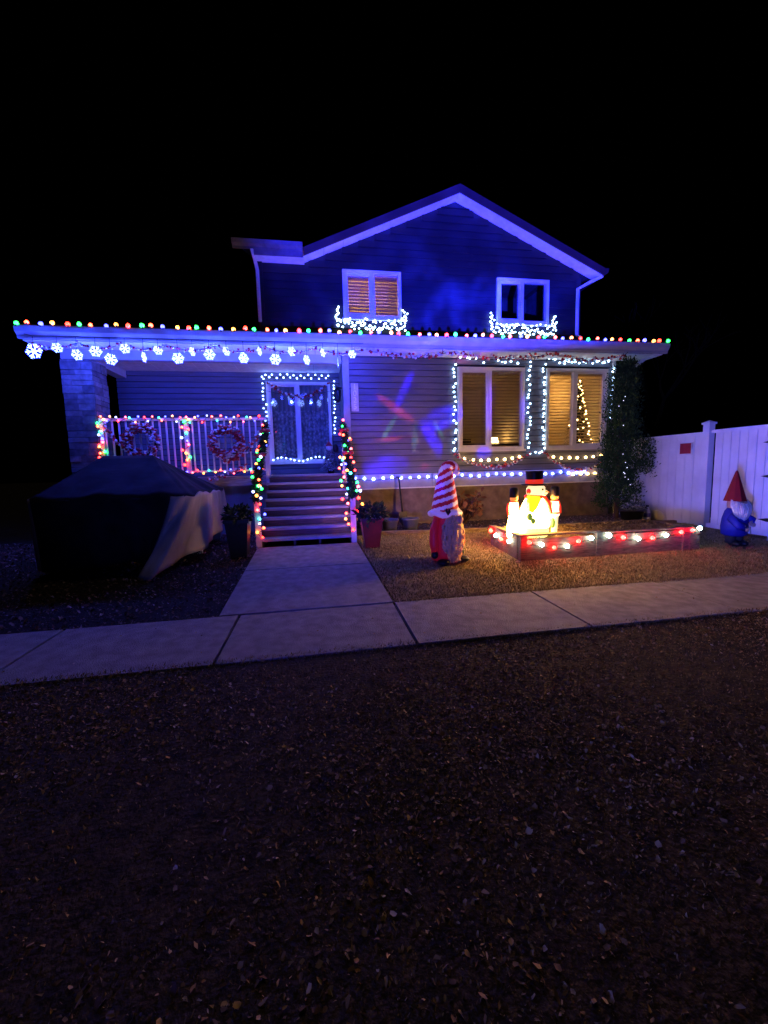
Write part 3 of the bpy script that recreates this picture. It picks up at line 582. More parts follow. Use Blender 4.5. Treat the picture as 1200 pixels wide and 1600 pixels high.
for (x, z, lab) in ((-3.53, 2.18, 'red and white bead wreath on the railing nearest the stone column'), (-1.88, 2.13, 'red and white bead wreath on the railing nearest the stairs')):
    o = empty('wreath', (x, 8.88, z-.38), lab, 'wreath', 'bead wreaths on the porch railing'); n = 420; th = rng.uniform(0, 2*np.pi, n); ph = rng.uniform(0, 2*np.pi, n); q = .105*np.sqrt(rng.random(n))
    c = np.stack([x+(.275+q*np.cos(ph))*np.cos(th), 8.88+q*np.sin(ph)*.6, z+(.275+q*np.cos(ph))*np.sin(th)], 1); tag(beads('beads', c, rng.uniform(.018, .034, n), (rng.random(n) < .36).astype(int), [M_RED, M_WHT], o, (1.25, 1, .8)), kind='stuff')
    b = MB(); b.tube([(x+.275*math.cos(t), 8.9, z+.275*math.sin(t)) for t in np.linspace(0, 2*math.pi, 25)], .03, 5); b.build('ring', M_CORD, o)
# pine garlands on the stair rails with bulbs and bows
M_PINE = rmat('pine_needles', [(0, (.008, .022, .012)), (1, (.03, .07, .035))])
def needles(name, pts, n, rad, mat_, parent=None, ln=(.05, .1), rr=None):
    P = np.array([tuple(p) for p in lerp(pts, .02)]); i = rng.integers(0, len(P), n); c = P[i]+rng.normal(0, .3, (n, 3))*rad*.6; d = rng.normal(0, 1, (n, 3)); d /= np.linalg.norm(d, axis=1)[:, None]
    L = rng.uniform(*ln, n)[:, None]; s = np.cross(d, rng.normal(0, 1, (n, 3))); s /= np.linalg.norm(s, axis=1)[:, None]; w = .012
    V = np.stack([c-s*w, c+s*w, c+d*L], 1).reshape(-1, 3); return npmesh(name, V, np.arange(3*n).reshape(n, 3), mat_, parent, rng.random(n))
def rail_garland(x, lab, keys, seedn):
    pts = [(x, 8.88, 2.5), (x, 8.87, 2.35), (x, 8.2, 1.98), (x, 7.6, 1.6), (x, 7.03, 1.22), (x, 6.98, 1.02)]
    o = empty('pine_garland', (x, 7.0, 1.0), lab, 'garland', 'pine garlands on the stair handrails'); tag(needles('needles', pts, 5200, .12, M_PINE, o), kind='stuff')
    C = lerp(pts, .115)
    for i, p in enumerate(C):
        k = keys[i % len(keys)]; inst(bm(k, .026), 'bulb', o, p+Vector((random.uniform(-.1, .1), -.09+random.uniform(-.04, .02), random.uniform(-.08, .08))), (random.uniform(-1, 1), 0, 0), random.uniform(.8, 1.15))
    for t in (.12, .5): 
        q = C[int(len(C)*t)]+Vector((0, -.12, .03)); bb = MB(); bb.ball(q+Vector((-.055, 0, .0)), (.06, .03, .04), 8, 6); bb.ball(q+Vector((.055, 0, 0)), (.06, .03, .04), 8, 6); bb.ball(q, (.022, .03, .026), 8, 6); bb.build('bow', M_RED, o, True)
rail_garland(-1.06, 'dark pine garland with coloured bulbs on the left stair handrail', list('OCGWGYBRG'), 1)
rail_garland(.585, 'dark pine garland with coloured bulbs on the right stair handrail', list('PGYROBYRCG'), 2)
string('light_string', 'coloured bulbs trailing down the left stair newel beside the treads', 'string lights', [(-1.0+.06*math.sin(i*2.3), 6.95, 1.28-i*.082) for i in range(12)], list('OGYWRPBCWOYR'), .024, (.02, .02, .02))
string('light_string', 'coloured bulbs trailing down the right side of the treads', 'string lights', [(.5+.05*math.sin(i*1.7), 8.6-i*.108, 1.78-i*.083) for i in range(17)], list('YCWORPGYCWRPYOYOR'), .026, (.03, .02, .02))
string('light_string', 'few coloured bulbs hanging off the outer side of the right newel', 'string lights', [(.72, 6.98, 1.12), (.68, 6.98, 1.0), (.74, 6.98, .88), (.66, 6.97, .75), (.68, 6.97, .62), (.78, 6.95, .5), (.8, 6.95, .42)], list('WRYRYCG'), .028, (.01, .01, .01))

# ================================================================== TARP-COVERED TRAILER
T = empty('covered_trailer', (-2.8, 6.9, .1), 'grey tarp tented over a dark trailer in the side yard', 'trailer')
def sheet(name, grid, m, parent):
    nu, nv = len(grid), len(grid[0]); b = MB(); b.add([p for r in grid for p in r], [(i*nv+j, i*nv+j+1, (i+1)*nv+j+1, (i+1)*nv+j) for i in range(nu-1) for j in range(nv-1)])
    o = b.build(name, m, parent, True); md = o.modifiers.new('thick', 'SOLIDIFY'); md.thickness = .008; return o
def rrect(s):  # rounded footprint of the eave line, from the left front corner anticlockwise
    x0, x1, y0, y1, r = -3.92, -1.78, 5.95, 8.1, .2
    P = [(x0, y0), (x1, y0), (x1, y1), (x0, y1)]; L = [x1-x0, y1-y0, x1-x0, y1-y0]; d = (s % 1)*sum(L); i = 0
    while d > L[i]: d -= L[i]; i += 1
    p, q = Vector(P[i]), Vector(P[(i+1) % 4]); c = p.lerp(q, d/L[i]); m = Vector(((x0+x1)/2, (y0+y1)/2))
    e = min(d, L[i]-d); k = max(0, 1-e/r)**2*.075
    return c+(m-c)*k
def drape(s, v):
    e = rrect(s); R_ = Vector((min(max(e.x, -3.5), -2.75), 7.3))
    if v <= 1:
        h = v; p = R_.lerp(e, h); z = 1.83+(1.2-1.83)*h**1.08-.03*math.sin(math.pi*h)+.02*h*math.sin(s*63+h)+.012*math.sin(s*131+v*7)*h+.012*math.sin(s*29+v*11)*h
        return (p.x, p.y, z)
    t = v-1; m = Vector((-2.85, 7.0)); out = (e-m).normalized(); f = (s % 1)
    zb = .2; flare = -.05
    if f < .25: zb = .2-.1*(f/.25)**2; flare = -.08-.4*math.sin(math.pi*f/.25)                              # front hem
    elif f < .5: q = (f-.25)/.25; zb = .1+.45*min(1, q*1.6); flare = .04-.02*q                # right side rises to the back
    corner = math.exp(-((f-.25)/(.045 if f < .25 else .06))**2)
    sx = -.5*corner*t**1.2; sy = -.42*corner*t**1.2                                            # the front right corner is pulled forward to the ground
    fold = (.045*math.sin(s*95+1.5*t)+.03*math.sin(s*173+2*t))*t**.8*(1 if f > .2 else .55)
    p = e+out*(flare*t+fold); slope = -.18*t*(1-f/.25) if f < .0 else 0
    return (p.x+sx, p.y+sy+.04*math.sin(s*60)*t, 1.2+(zb-1.2)*t-.02*math.sin(s*37)*t)
NS = 220
sheet('top_sheet', [[drape(i/NS, v) for v in np.linspace(0, 1, 12)] for i in range(NS+1)], M_TARP_SHADE, T)
sheet('front_sheet', [[drape(i/NS, v) for v in np.linspace(1, 2, 18)] for i in range(49)], M_TARP_SHADE, T)  # unlit front uses the darkened cloth colour
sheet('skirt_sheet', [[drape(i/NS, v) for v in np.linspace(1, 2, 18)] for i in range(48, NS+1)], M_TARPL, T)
b = MB(); b.box(-3.5, -2.2, 6.8, 7.8, .42, 1.0); b.build('trailer_body', M_BLACK, T)
b = MB(); b.box(-3.55, -2.15, 6.75, 7.85, .34, .415); b.build('chassis', M_DARK, T)
b = MB(); b.tube([(-1.98, 6.95, .4), (-1.98, 6.95, .16)], .022, 6); b.box(-2.04, -1.92, 6.89, 7.01, .15, .18); b.build('jack_stand', M_TRIM, T)
for x in (-3.62, -2.1):
    bb = MB(); bb.tube([(x-.09, 7.2, .42), (x+.09, 7.2, .42)], .28, 18); wo = bb.build('wheel', M_BLACK, T)
    bb = MB(); bb.tube([(x-.095, 7.2, .42), (x+.095, 7.2, .42)], .15, 14); bb.build('rim', M_DARK, wo)

# ================================================================== PLANTERS, POTS, SHOVEL, SHRUB
M_LEAFD = rmat('dark_leaves', [(0, (.01, .02, .012)), (1, (.035, .06, .03))])
def leafball(name, c, rad, n, size, m, parent, sq=(1, 1, 1)):
    d = rng.normal(0, 1, (n, 3)); d /= np.linalg.norm(d, axis=1)[:, None]; p = np.asarray(c)+d*(rng.random(n)**.4)[:, None]*rad*np.asarray(sq)
    a = d+rng.normal(0, .6, (n, 3)); a /= np.linalg.norm(a, axis=1)[:, None]; s = np.cross(a, rng.normal(0, 1, (n, 3))); s /= np.linalg.norm(s, axis=1)[:, None]; L = rng.uniform(.6, 1.3, n)[:, None]*size
    V = np.stack([p, p+a*L*.5+s*L*.22, p+a*L, p+a*L*.5-s*L*.22], 1).reshape(-1, 3); return tag(npmesh(name, V, np.arange(4*n).reshape(n, 4), m, parent, rng.random(n)), kind='stuff')
def planter(x, y, h, m, lab, spread):
    o = empty('planter', (x, y, g(y)), lab, 'planter'); z = g(y)-.01; b = MB()
    for (s0, z0, s1, z1) in ((.12, 0, .175, h-.05), (.19, h-.05, .19, h)):
        b.add([(x-s0, y-s0, z+z0), (x+s0, y-s0, z+z0), (x+s0, y+s0, z+z0), (x-s0, y+s0, z+z0), (x-s1, y-s1, z+z1), (x+s1, y-s1, z+z1), (x+s1, y+s1, z+z1), (x-s1, y+s1, z+z1)], [(3, 2, 1, 0), (4, 5, 6, 7), (0, 1, 5, 4), (1, 2, 6, 5), (2, 3, 7, 6), (3, 0, 4, 7)])
    b.build('pot', m, o); leafball('foliage', (x, y, z+h+.06), .17*spread, 420, .1, M_LEAFD, o, (1.2, 1.2, .8))
planter(-1.3, 6.6, .62, mat('planter_black', (.008, .006, .007), .4), 'tall black square planter on the left side of the stair foot', 1)
planter(.86, 6.72, .52, mat('planter_red', (.12, .012, .012), .35), 'tall glossy dark red planter on the right side of the stair foot', 1.25)
def bucket(x, y, r, h, m, lab):
    b = MB(); z = .19; b.lathe([(r*.78, 0), (r*.97, h*.88), (r*1.06, h*.88), (r*1.06, h), (r*.93, h), (r*.85, h*.5), (.01, h*.5)], (x, y, z), 20); tag(b.build('flower_pot', m, None, True), lab, 'flower pot', 'grey pots by the foundation')
M_POT = mat('grey_pot', (.13, .13, .17), .5)
bucket(1.46, 8.25, .18, .24, M_POT, 'grey flower pot by the foundation nearer the stairs'); bucket(1.9, 8.2, .18, .25, M_POT, 'grey flower pot by the foundation right of the shovel')
sh = empty('shovel', (1.82, 8.75, .2), 'dark shovel leaning upright against the foundation behind the grey pots', 'shovel')
b = MB(); b.tube([(1.8, 8.88, 1.3), (1.84, 8.72, .5)], .02, 8); b.tube([(1.74, 8.88, 1.3), (1.86, 8.88, 1.3)], .018, 6); b.build('handle', M_DARK, sh, True)
b = MB(); b.add([(1.75, 8.72, .52), (1.93, 8.72, .52), (1.95, 8.68, .3), (1.85, 8.66, .18), (1.75, 8.68, .3), (1.75, 8.7, .52), (1.93, 8.7, .52), (1.95, 8.66, .3), (1.85, 8.64, .18), (1.75, 8.66, .3)], [(4, 3, 2, 1, 0), (5, 6, 7, 8, 9), (0, 1, 6, 5), (1, 2, 7, 6), (2, 3, 8, 7), (3, 4, 9, 8), (4, 0, 5, 9)]); b.build('blade', M_DARK, sh)
sb = empty('shrub', (3.25, 8.55, .19), 'sparse dry shrub with thin twigs behind the striped gnome', 'shrub'); b = MB()
tips = []
for k in range(22):
    a = random.uniform(0, 6.28); L = random.uniform(.35, .75); p0 = Vector((3.25, 8.55, .19)); p1 = p0+Vector((math.cos(a)*.15, math.sin(a)*.12, L*.5)); p2 = p0+Vector((math.cos(a)*.36, math.sin(a)*.25, L)); b.tube([p0, p1, p2], [.01, .007, .003], 4); tips += [p1.lerp(p2, t) for t in (.2, .5, .8, 1)]
b.build('branch', mat('twig', (.07, .04, .03), .9), sb)
n = len(tips)*4; c = np.repeat(np.array([tuple(t) for t in tips]), 4, 0)+rng.normal(0, .04, (n, 3)); d = rng.normal(0, 1, (n, 3))*.05; s = rng.normal(0, 1, (n, 3))*.025
tag(npmesh('leaves', np.stack([c, c+d+s, c+d*1.6, c+d-s], 1).reshape(-1, 3), np.arange(4*n).reshape(n, 4), rmat('dry_leaves', [(0, (.08, .03, .03)), (1, (.2, .1, .07))]), sb, rng.random(n)), kind='stuff')
# timber edging
ed = empty('garden_edging', (3, 7.4, .18), 'low timber edging between the lawn and the wall bed', 'edging')
def beam(b, p, q, w, z0, z1):
    p = Vector((*p, 0)); q = Vector((*q, 0)); d = (q-p).normalized(); nn = Vector((-d.y, d.x, 0))*w/2; P = [p-nn, q-nn, q+nn, p+nn]; b.add([(v.x, v.y, z0) for v in P]+[(v.x, v.y, z1) for v in P], [(3, 2, 1, 0), (4, 5, 6, 7), (0, 1, 5, 4), (1, 2, 6, 5), (2, 3, 7, 6), (3, 0, 4, 7)])
for a, c in (((1.0, 7.72), (2.7, 7.57)), ((2.71, 7.57), (4.4, 7.42)), ((4.41, 7.42), (6.0, 7.28)), ((6.01, 7.28), (7.35, 7.16))):
    bb = MB(); beam(bb, a, c, .09, .15, .265); bb.build('timber', M_BED, ed)

# ================================================================== RAISED BED
B = empty('raised_bed', (4.4, 5.8, .1), 'weathered timber raised garden bed holding the lit snowman', 'raised bed')
X0, X1, YF, YB = 2.9, 5.95, 5.38, 6.35
for (a, c) in ((X0+.1, 4.14), (4.24, 5.66), (5.8, X1)):
    z = .05
    for h in (.125, .125, .11):
        bb = MB(); d = random.uniform(-.008, .008); bb.box(a, c, YF+d, YF+.045+d, z, z+h-.006); bb.build('board', M_BED, B); z += h
for z in (.08, .205, .33):
    bb = MB(); bb.box(X0+.1, X1, YB, YB+.045, z, z+.115); bb.build('board', M_BED, B); bb = MB(); bb.box(X1, X1+.045, YF, YB+.04, z, z+.1); bb.build('board', M_BED, B)
k = 0
for y in np.arange(YF+.1, YB+.02, .155):
    bb = MB(); bb.box(X0, X0+.05, y, y+.145, .05, .44+random.uniform(-.02, .01)); bb.build('board', M_BED, B)
for (x, y) in ((X0, YF-.02), (4.14, YF-.03), (5.66, YF-.03), (5.76, YF-.05), (X1-.04, YB)):
    bb = MB(); bb.box(x, x+(.1 if x < 5.7 else .045), y, y+.09, .03, .45); bb.build('post', M_BED, B)
b = MB(); b.add([(X0+.06, YF+.05, .385), (X1, YF+.05, .385), (X1, YB, .39), (X0+.06, YB, .39)], [(0, 1, 2, 3)]); b.build('soil', mat('straw_soil', (.22, .13, .06), .95, .5, 30, .9, 40), B)
b = MB(); b.box(X0-.02, 4.2, YF-.03, YF+.075, .452, .478); b.build('cap_board', M_BED, B); b = MB(); b.box(X0-.02, X0+.08, YF+.08, YB+.06, .452, .478); b.build('cap_board', M_BED, B); b = MB(); b.box(4.21, 5.84, YF-.02, YF+.07, .43, .452); b.build('cap_board', M_BED, B)
EM['bedW'] = emis('bed_bulb_white', (30, 47, 48)); EM['bedR'] = emis('bed_bulb_red', (100, .5, .3)); EM['bedO'] = EM['R']
P = []; K = []
xs = list(np.linspace(3.02, 4.02, 6))+list(np.linspace(4.32, 5.58, 6))+[5.78, 5.92]
pat = 'RWRWRWR'+'WRWRWRW'
seq = ['bedR' if i % 2 == 0 else 'bedW' for i in range(6)]+['bedW', 'bedR', 'bedW', 'bedR', 'bedW', 'bedR']+['bedR', 'bedW']
zz = [.36, .31, .26, .27, .33, .38, .4, .35, .32, .32, .34, .38, .4, .43]
P = [(2.86, 6.3, .4), (2.86, 6.1, .34), (2.86, 5.9, .31), (2.86, 5.65, .33)]+[(x, YF-.055, z) for x, z in zip(xs, zz)]
string('light_string', 'alternating red and white bulbs strung along the raised bed front', 'string lights', P, ['bedR', 'bedW', 'bedR', 'bedW']+seq, .033, (.01, .004, .01))

# ================================================================== SNOWMAN AND SOLDIERS (lit from inside)
E_BODY = emis('figure_white_lit', (1.7, .86, .2), 54); E_BASE = emis('figure_cream_lit', (1.05, .95, .3), 1.4); E_FACE = emis('figure_head_lit', (1, .84, .45), 1.15); E_YEL = emis('figure_yellow_lit', (1.0, .86, .02), 1.25)
E_RED = emis('figure_red_lit', (.75, .03, .015), 1.0); E_SKIN = emis('figure_skin_lit', (1.0, .28, .06), .95); E_SHIRT = emis('figure_shirt_lit', (1.5, .95, .5), 2.4); E_LEG = emis('figure_trouser_lit', (1, .82, .42), 1.0)
cx, cy, cz = 3.3, 5.7, .38
SN = empty('snowman', (cx, cy, cz), 'glowing plastic snowman in black top hat standing in the raised bed', 'snowman')
b = MB(); b.lathe([(.18, 0), (.21, .03), (.22, .1), (.217, .16)], (cx, cy, cz), 24); b.build('base', E_BASE, SN, True)
b = MB(); b.lathe([(.217, .16), (.227, .24), (.22, .34), (.195, .45), (.16, .54), (.125, .6), (.1, .63)], (cx, cy, cz), 24); b.build('body', E_BODY, SN, True)
b = MB(); b.ball((cx+.02, cy-.01, cz+.715), (.148, .145, .125), 20, 12); b.ball((cx+.1, cy-.1, cz+.69), (.06, .06, .05), 12, 8); b.build('head', E_FACE, SN, True)
M_HAT = mat('hat_black', (.01, .01, .012), .35, .3, 8)
b = MB(); b.lathe([(.19, 0), (.2, .012), (.185, .025), (.125, .03), (.12, .1), (.13, .2), (.135, .225), (.0, .225)], (cx-.005, cy, cz+.80), 22); hat = b.build('hat', M_HAT, SN, True)
b = MB(); b.lathe([(.13, 0), (.132, .055), (.128, .065)], (cx-.005, cy, cz+.83), 22); b.build('hat_band', E_RED, hat, True)
b = MB(); b.lathe([(.125, .0), (.15, .02), (.15, .05), (.12, .07)], (cx, cy, cz+.595), 20); sc = b.build('scarf', E_RED, SN, True)
b = MB(); b.tube([(cx+.11, cy-.11, cz+.62), (cx+.165, cy-.13, cz+.52), (cx+.205, cy-.12, cz+.4), (cx+.215, cy-.12, cz+.36)], [.028, .03, .028, .02], 8); b.build('scarf_tail', E_RED, sc, True)
b = MB(); b.prism([(cx-.185, cz+.66), (cx-.03, cz+.645), (cx+.0, cz+.6), (cx-.07, cz+.46), (cx-.13, cz+.4), (cx-.19, cz+.42), (cx-.2, cz+.55)], 'y', cy-.2, cy-.12); b.build('shawl', E_YEL, SN)
b = MB(); b.ball((cx-.13, cy-.06, cz+.715), (.03, .045, .045), 10, 8); b.build('earmuff', E_RED, SN, True)
b = MB(); b.ball((cx-.17, cy-.17, cz+.335), (.045, .05, .06), 10, 8); b.ball((cx-.135, cy-.21, cz+.275), (.04, .04, .05), 10, 8); b.build('mitten', M_MITT, SN, True)
b = MB(); b.ball((cx+.235, cy-.13, cz+.22), (.035, .05, .08), 10, 8); b.build('mitten', M_MITT, SN, True)
for q in ((cx+.05, cy-.148, cz+.745), (cx+.12, cy-.118, cz+.745)):
    b = MB(); b.ball(q, .015, 8, 6); b.build('eye', M_HAT, SN, True)
b = MB(); b.tube([(cx+.06, cy-.165, cz+.675), (cx+.1, cy-.17, cz+.66), (cx+.14, cy-.14, cz+.675)], .006, 5); b.build('mouth', M_HAT, SN, True)
b = MB(); b.tube([(cx+.1, cy-.15, cz+.71), (cx+.125, cy-.2, cz+.705)], [.014, .004], 8); b.build('nose', E_SKIN, SN, True)
for z, x in ((.44, .07), (.3, .09)): 
    bb = MB(); bb.ball((cx+x, cy-.245+.05*(z > .4), cz+z), .013, 8, 6); bb.build('button', M_HAT, SN, True)
def soldier(x, y, h, lab, lit):
    o = empty('toy_soldier', (x, y, cz), lab, 'figurine', 'toy soldiers beside the snowman'); k = h/.76; z = cz
    b = MB(); b.lathe([(.065, 0), (.068, .03), (.045, .05), (.05, .16), (.06, .3), (.064, .31)] if not lit else [(.09, 0), (.1, .04), (.1, .16), (.085, .26), (.068, .31)], (x, y, z), 16); b.build('legs', E_LEG if not lit else E_BODY, o, True)
    b = MB(); b.lathe([(.066, .31), (.078, .33), (.076, .36), (.062, .4), (.068, .48), (.056, .54), (.03, .56)], (x, y, z), 16); bd = b.build('body', E_SHIRT if not lit else E_BODY, o, True)
    b = MB(); b.lathe([(.077, .345), (.08, .36), (.077, .372)], (x, y, z), 16); b.build('belt', E_RED, bd, True)
    q_ = .045 if lit else 0
    for s in (-1, 1):
        bb = MB(); bb.tube([(x+s*.062, y+q_, z+.53), (x+s*.082, y-.01+q_, z+.45), (x+s*.078, y-.03+q_, z+.35)], [.022, .024, .02], 8); bb.build('arm', E_RED, o, True)
    b = MB(); b.lathe([(.05, .54), (.068, .545), (.07, .555), (.04, .565)], (x, y, z), 14); b.build('collar', E_RED, o, True)
    b = MB(); b.ball((x, y, z+.605), (.06, .06, .052), 14, 10); b.ball((x+.01, y-.07, z+.6), .012, 8, 6); b.build('head', E_SKIN, o, True)
    b = MB(); b.lathe([(.064, .625), (.068, .64), (.066, .7), (.064, .75), (.052, .775), (.0, .782)], (x, y, z), 16); b.build('hat', M_HAT, o, True)
soldier(2.97, 5.72, .74, 'glowing toy soldier with tall black hat on the left of the snowman', True); soldier(3.66, 5.72, .76, 'glowing toy soldier with tall black hat on the right of the snowman', False)

# ================================================================== STRIPED GNOME
gx, gy = 1.82, 5.6; gz = g(gy)
GN = empty('striped_gnome', (gx, gy, gz), 'tall inflatable gnome with red and white candy striped hat on the lawn', 'gnome')
M_GRED = mat('nylon_red', (.5, .015, .02), .5, .15, 6, emit=(.55, .01, .05), est=.12); M_GWHT = mat('nylon_white', (.75, .7, .75), .5, .08, 6, emit=(.75, .35, .6), est=.16); M_BRD = mat('beard_cream', (.85, .56, .24), .85, .15, 14, .25, 30)
b = MB(); b.lathe([(.15, .03), (.2, .05), (.215, .15), (.21, .35), (.185, .55), (.165, .72), (.15, .76)], (gx, gy, gz), 24); b.build('body', M_GRED, GN, True)
b = MB(); nr, ns = 72, 42; ring = []
for i in range(nr+1):
    t = i/nr; r = .185*(1-t)**.72*.98+.028
    if t < .72: c = Vector((.0+.02*t, 0, .74+.62*t/.72*.98)); d = 0
    else:
        a = (t-.72)/.28*math.pi*1.05; c = Vector((.014+.085-.085*math.cos(a), 0, .74+.6076+.085*math.sin(a))); d = a
    ax = Vector((math.cos(d), 0, -math.sin(d)))
    ring.append([(gx+c.x+ax.x*r*math.cos(2*math.pi*k/ns), gy+r*math.sin(2*math.pi*k/ns), gz+c.z+ax.z*r*math.cos(2*math.pi*k/ns)) for k in range(ns)])
for i in range(nr):
    for k in range(ns):
        k2 = (k+1) % ns; mi = 0 if ((i/nr*7.5-k/ns*3.0) % 1) < .5 else 1
        b.add([ring[i][k], ring[i][k2], ring[i+1][k2], ring[i+1][k]], [(0, 1, 2, 3)], mi)
hat = b.build('hat', [M_GRED, M_GWHT], GN, True)
b = MB(); tp = Vector(ring[-1][0])*0
for p in ring[-1]: tp += Vector(p)
b.ball(tp/ns, .045, 12, 8); b.build('pompom', M_GWHT, hat, True)
b = MB(); pts = [(gx+(.2+.012*math.sin(k*1.7))*math.cos(2*math.pi*k/28), gy+(.2+.012*math.sin(k*1.7))*math.sin(2*math.pi*k/28), gz+.745+.018*math.sin(k*.9)) for k in range(29)]; b.tube(pts, .048, 10, caps=False); b.build('brim', M_GWHT, hat, True)
b = MB(); b.prism([(gx-.08, gz+.80), (gx-.06, gz+.83), (gx-.045, gz+.78), (gx-.02, gz+.83), (gx-.0, gz+.78), (gx-.04, gz+.73)], 'y', gy-.27, gy-.235); b.build('holly_leaf', M_BLACK, hat)
b = MB(); nv = 26; G = []
for i in range(nv+1):
    t = i/nv; z = .74-.70*t; wid = (.55+1.0*math.sin(math.pi*min(1, t*.75+.12)))*.74; row = []
    for k in range(19):
        s = -1+2*k/18; a = R(-58)+s*wid; rr = .225+.05*math.sin(math.pi*t)+.014*math.sin(k*2.3+t*9)+.012*math.sin(t*30+k*3.1)-.06*abs(s)**4
        row.append((gx+rr*math.cos(a), gy+rr*math.sin(a), gz+z+.015*math.sin(k*1.9)))
    G.append(row)
for i in range(nv):
    for k in range(18): b.add([G[i][k], G[i][k+1], G[i+1][k+1], G[i+1][k]], [(0, 3, 2, 1)])
bo = b.build('beard', M_BRD, GN, True); md = bo.modifiers.new('t', 'SOLIDIFY'); md.thickness = .03
for s, a in ((-1, R(-150)), (1, R(8))):
    c_, s_ = math.cos(a), math.sin(a); bb = MB(); bb.tube([(gx+.17*c_, gy+.17*s_, gz+.68), (gx+.24*c_, gy+.24*s_, gz+.5), (gx+.25*c_, gy+.25*s_-.02, gz+.3), (gx+.24*c_, gy+.24*s_-.03, gz+.2)], [.05, .06, .065, .05], 10); ar = bb.build('arm', M_GRED, GN, True)
    bb = MB(); bb.ball((gx+.24*c_, gy+.24*s_-.03, gz+.15), (.055, .05, .06), 12, 8); bb.build('mitten', M_BLACK, ar, True)
b = MB(); b.ball((gx+.15, gy-.2, gz+.66), .055, 14, 10); b.build('nose', mat('gnome_skin', (.55, .33, .24), .6), GN, True)
for x, y in ((-.09, -.2), (.25, -.06)):
    bb = MB(); bb.ball((gx+x, gy+y, gz+.045), (.1, .09, .05), 12, 8); bb.build('boot', M_BLACK, GN, True)

# ================================================================== RED-HAT GNOME BY THE FENCE
hx, hy = 6.72, 5.45; hz = g(hy); F2 = empty('red_hat_gnome', (hx, hy, hz), 'bearded gnome figure with red cone hat and blue coat before the white fence', 'gnome')
b = MB(); b.lathe([(.18, .17), (.25, .2), (.265, .32), (.245, .46), (.2, .58), (.15, .63)], (hx, hy, hz), 22, sx=1.05); coat = b.build('coat', mat('coat_blue', (.01, .014, .24), .55, .15, 6), F2, True)
b = MB(); b.ball((hx, hy, hz+.7), (.175, .17, .15), 18, 12); b.build('head', mat('gnome_skin2', (.42, .27, .2), .6), F2, True)
b = MB(); b.lathe([(.235, 0), (.225, .02), (.03, .47), (.0, .5)], (hx-.03, hy, hz+.75), 10); b.build('hat', mat('felt_red', (.2, .006, .009), .7, .15, 6), F2)
b = MB(); G = []
for i in range(15):
    t = i/14; row = []
    for k in range(17):
        s = -1+2*k/16; a = R(-92)+s*(1.25-.35*t); rr = .2+.12*math.sin(math.pi*min(1, t*.9+.1))+.008*math.sin(k*2.1+t*7); row.append((hx+rr*math.cos(a), hy+rr*math.sin(a), hz+.71-.22*t-.1*t*(1-abs(s))+.07*(1-t)*abs(s)))
    G.append(row)
for i in range(14):
    for k in range(16): b.add([G[i][k], G[i][k+1], G[i+1][k+1], G[i+1][k]], [(0, 3, 2, 1)])
bo = b.build('beard', mat('beard_white', (.58, .55, .52), .85, .15, 12, .25, 25), F2, True); md = bo.modifiers.new('t', 'SOLIDIFY'); md.thickness = .05
b = MB(); b.ball((hx+.02, hy-.2, hz+.70), (.045, .045, .04), 12, 8); b.build('nose', MATS['gnome_skin2'], F2, True)
for (p, q, s_) in (((hx-.27, hy-.1, hz+.5), (hx-.08, hy-.32, hz+.33), 1), ((hx+.27, hy+.02, hz+.5), (hx+.36, hy-.12, hz+.38), 2)):
    p = Vector(p); q = Vector(q); m = p.lerp(q, .5)+Vector((-.06 if s_ == 1 else .1, -.08, -.04)); bb = MB(); bb.tube([p, m, q], [.075, .07, .055], 10); ar = bb.build('arm', MATS['coat_blue'], F2, True)
    bb = MB(); bb.ball(q, (.055, .045, .05), 12, 8)
    for j in range(4): bb.tube([q+Vector((-.03+.02*j, -.03, 0)), q+Vector((-.035+.024*j, -.06, -.02)), q+Vector((-.03+.022*j, -.055, -.055))], [.013, .013, .009], 6)
    bb.tube([q+Vector((-.04, -.02, .02)), q+Vector((-.05, -.05, .04))], [.014, .01], 6); bb.build('hand', MATS['gnome_skin2'], ar, True)
M_TRO = mat('trousers_dark', (.03, .03, .03), .8)
for x in (-.1, .12):
    bb = MB(); bb.tube([(hx+x, hy, hz+.22), (hx+x, hy-.01, hz+.06)], [.12, .1], 12); bb.build('leg', M_TRO, F2, True); bb = MB(); bb.ball((hx+x+.03, hy-.09, hz+.05), (.09, .15, .055), 12, 8); bb.build('boot', M_BLACK, F2, True)
b = MB(); b.lathe([(.0, -.012), (.06, -.012), (.06, .012), (.0, .012)], (0, 0, 0), 12); bk = b.build('belt_buckle', mat('buckle', (.35, .3, .2), .4), F2); bk.location = Vector((hx+.2, hy-.23, hz+.27))-F2.location; bk.rotation_euler = (R(80), 0, R(40))

F2.scale = (.66, .66, 1)
# ================================================================== CEDAR, POT, JUG
CE = empty('cedar', (6.9, 8.3, .19), 'tall columnar cedar at the house corner with sparse white mini lights', 'tree')
b = MB(); b.tube([(6.9, 8.3, .1), (6.92, 8.3, 1.5), (6.95, 8.3, 3.4)], [.06, .045, .012], 8)
cl = []
for k in range(420):
    t = random.random()**.9; z = .45+t*3.25; rad = (.5 if z < 1.6 else .43)*(1-.32*t)*(.62 if t > .93 else 1); a = random.uniform(0, 6.28); q = rad*random.uniform(.35, 1.0)
    c = Vector((6.9+.1*t+q*math.cos(a), 8.3+q*.75*math.sin(a), z)); cl.append(c)
    if k % 5 == 0: b.tube([(6.9+.06*t, 8.3, z-.12), c], [.012, .004], 4)
for k in range(26): a = random.uniform(-.9, .9); cl.append(Vector((7.3+.25*random.random()*math.cos(a), 8.1+.2*math.sin(a), random.uniform(1.3, 1.95))))
b.build('trunk', mat('cedar_bark', (.06, .04, .03), .95), CE)
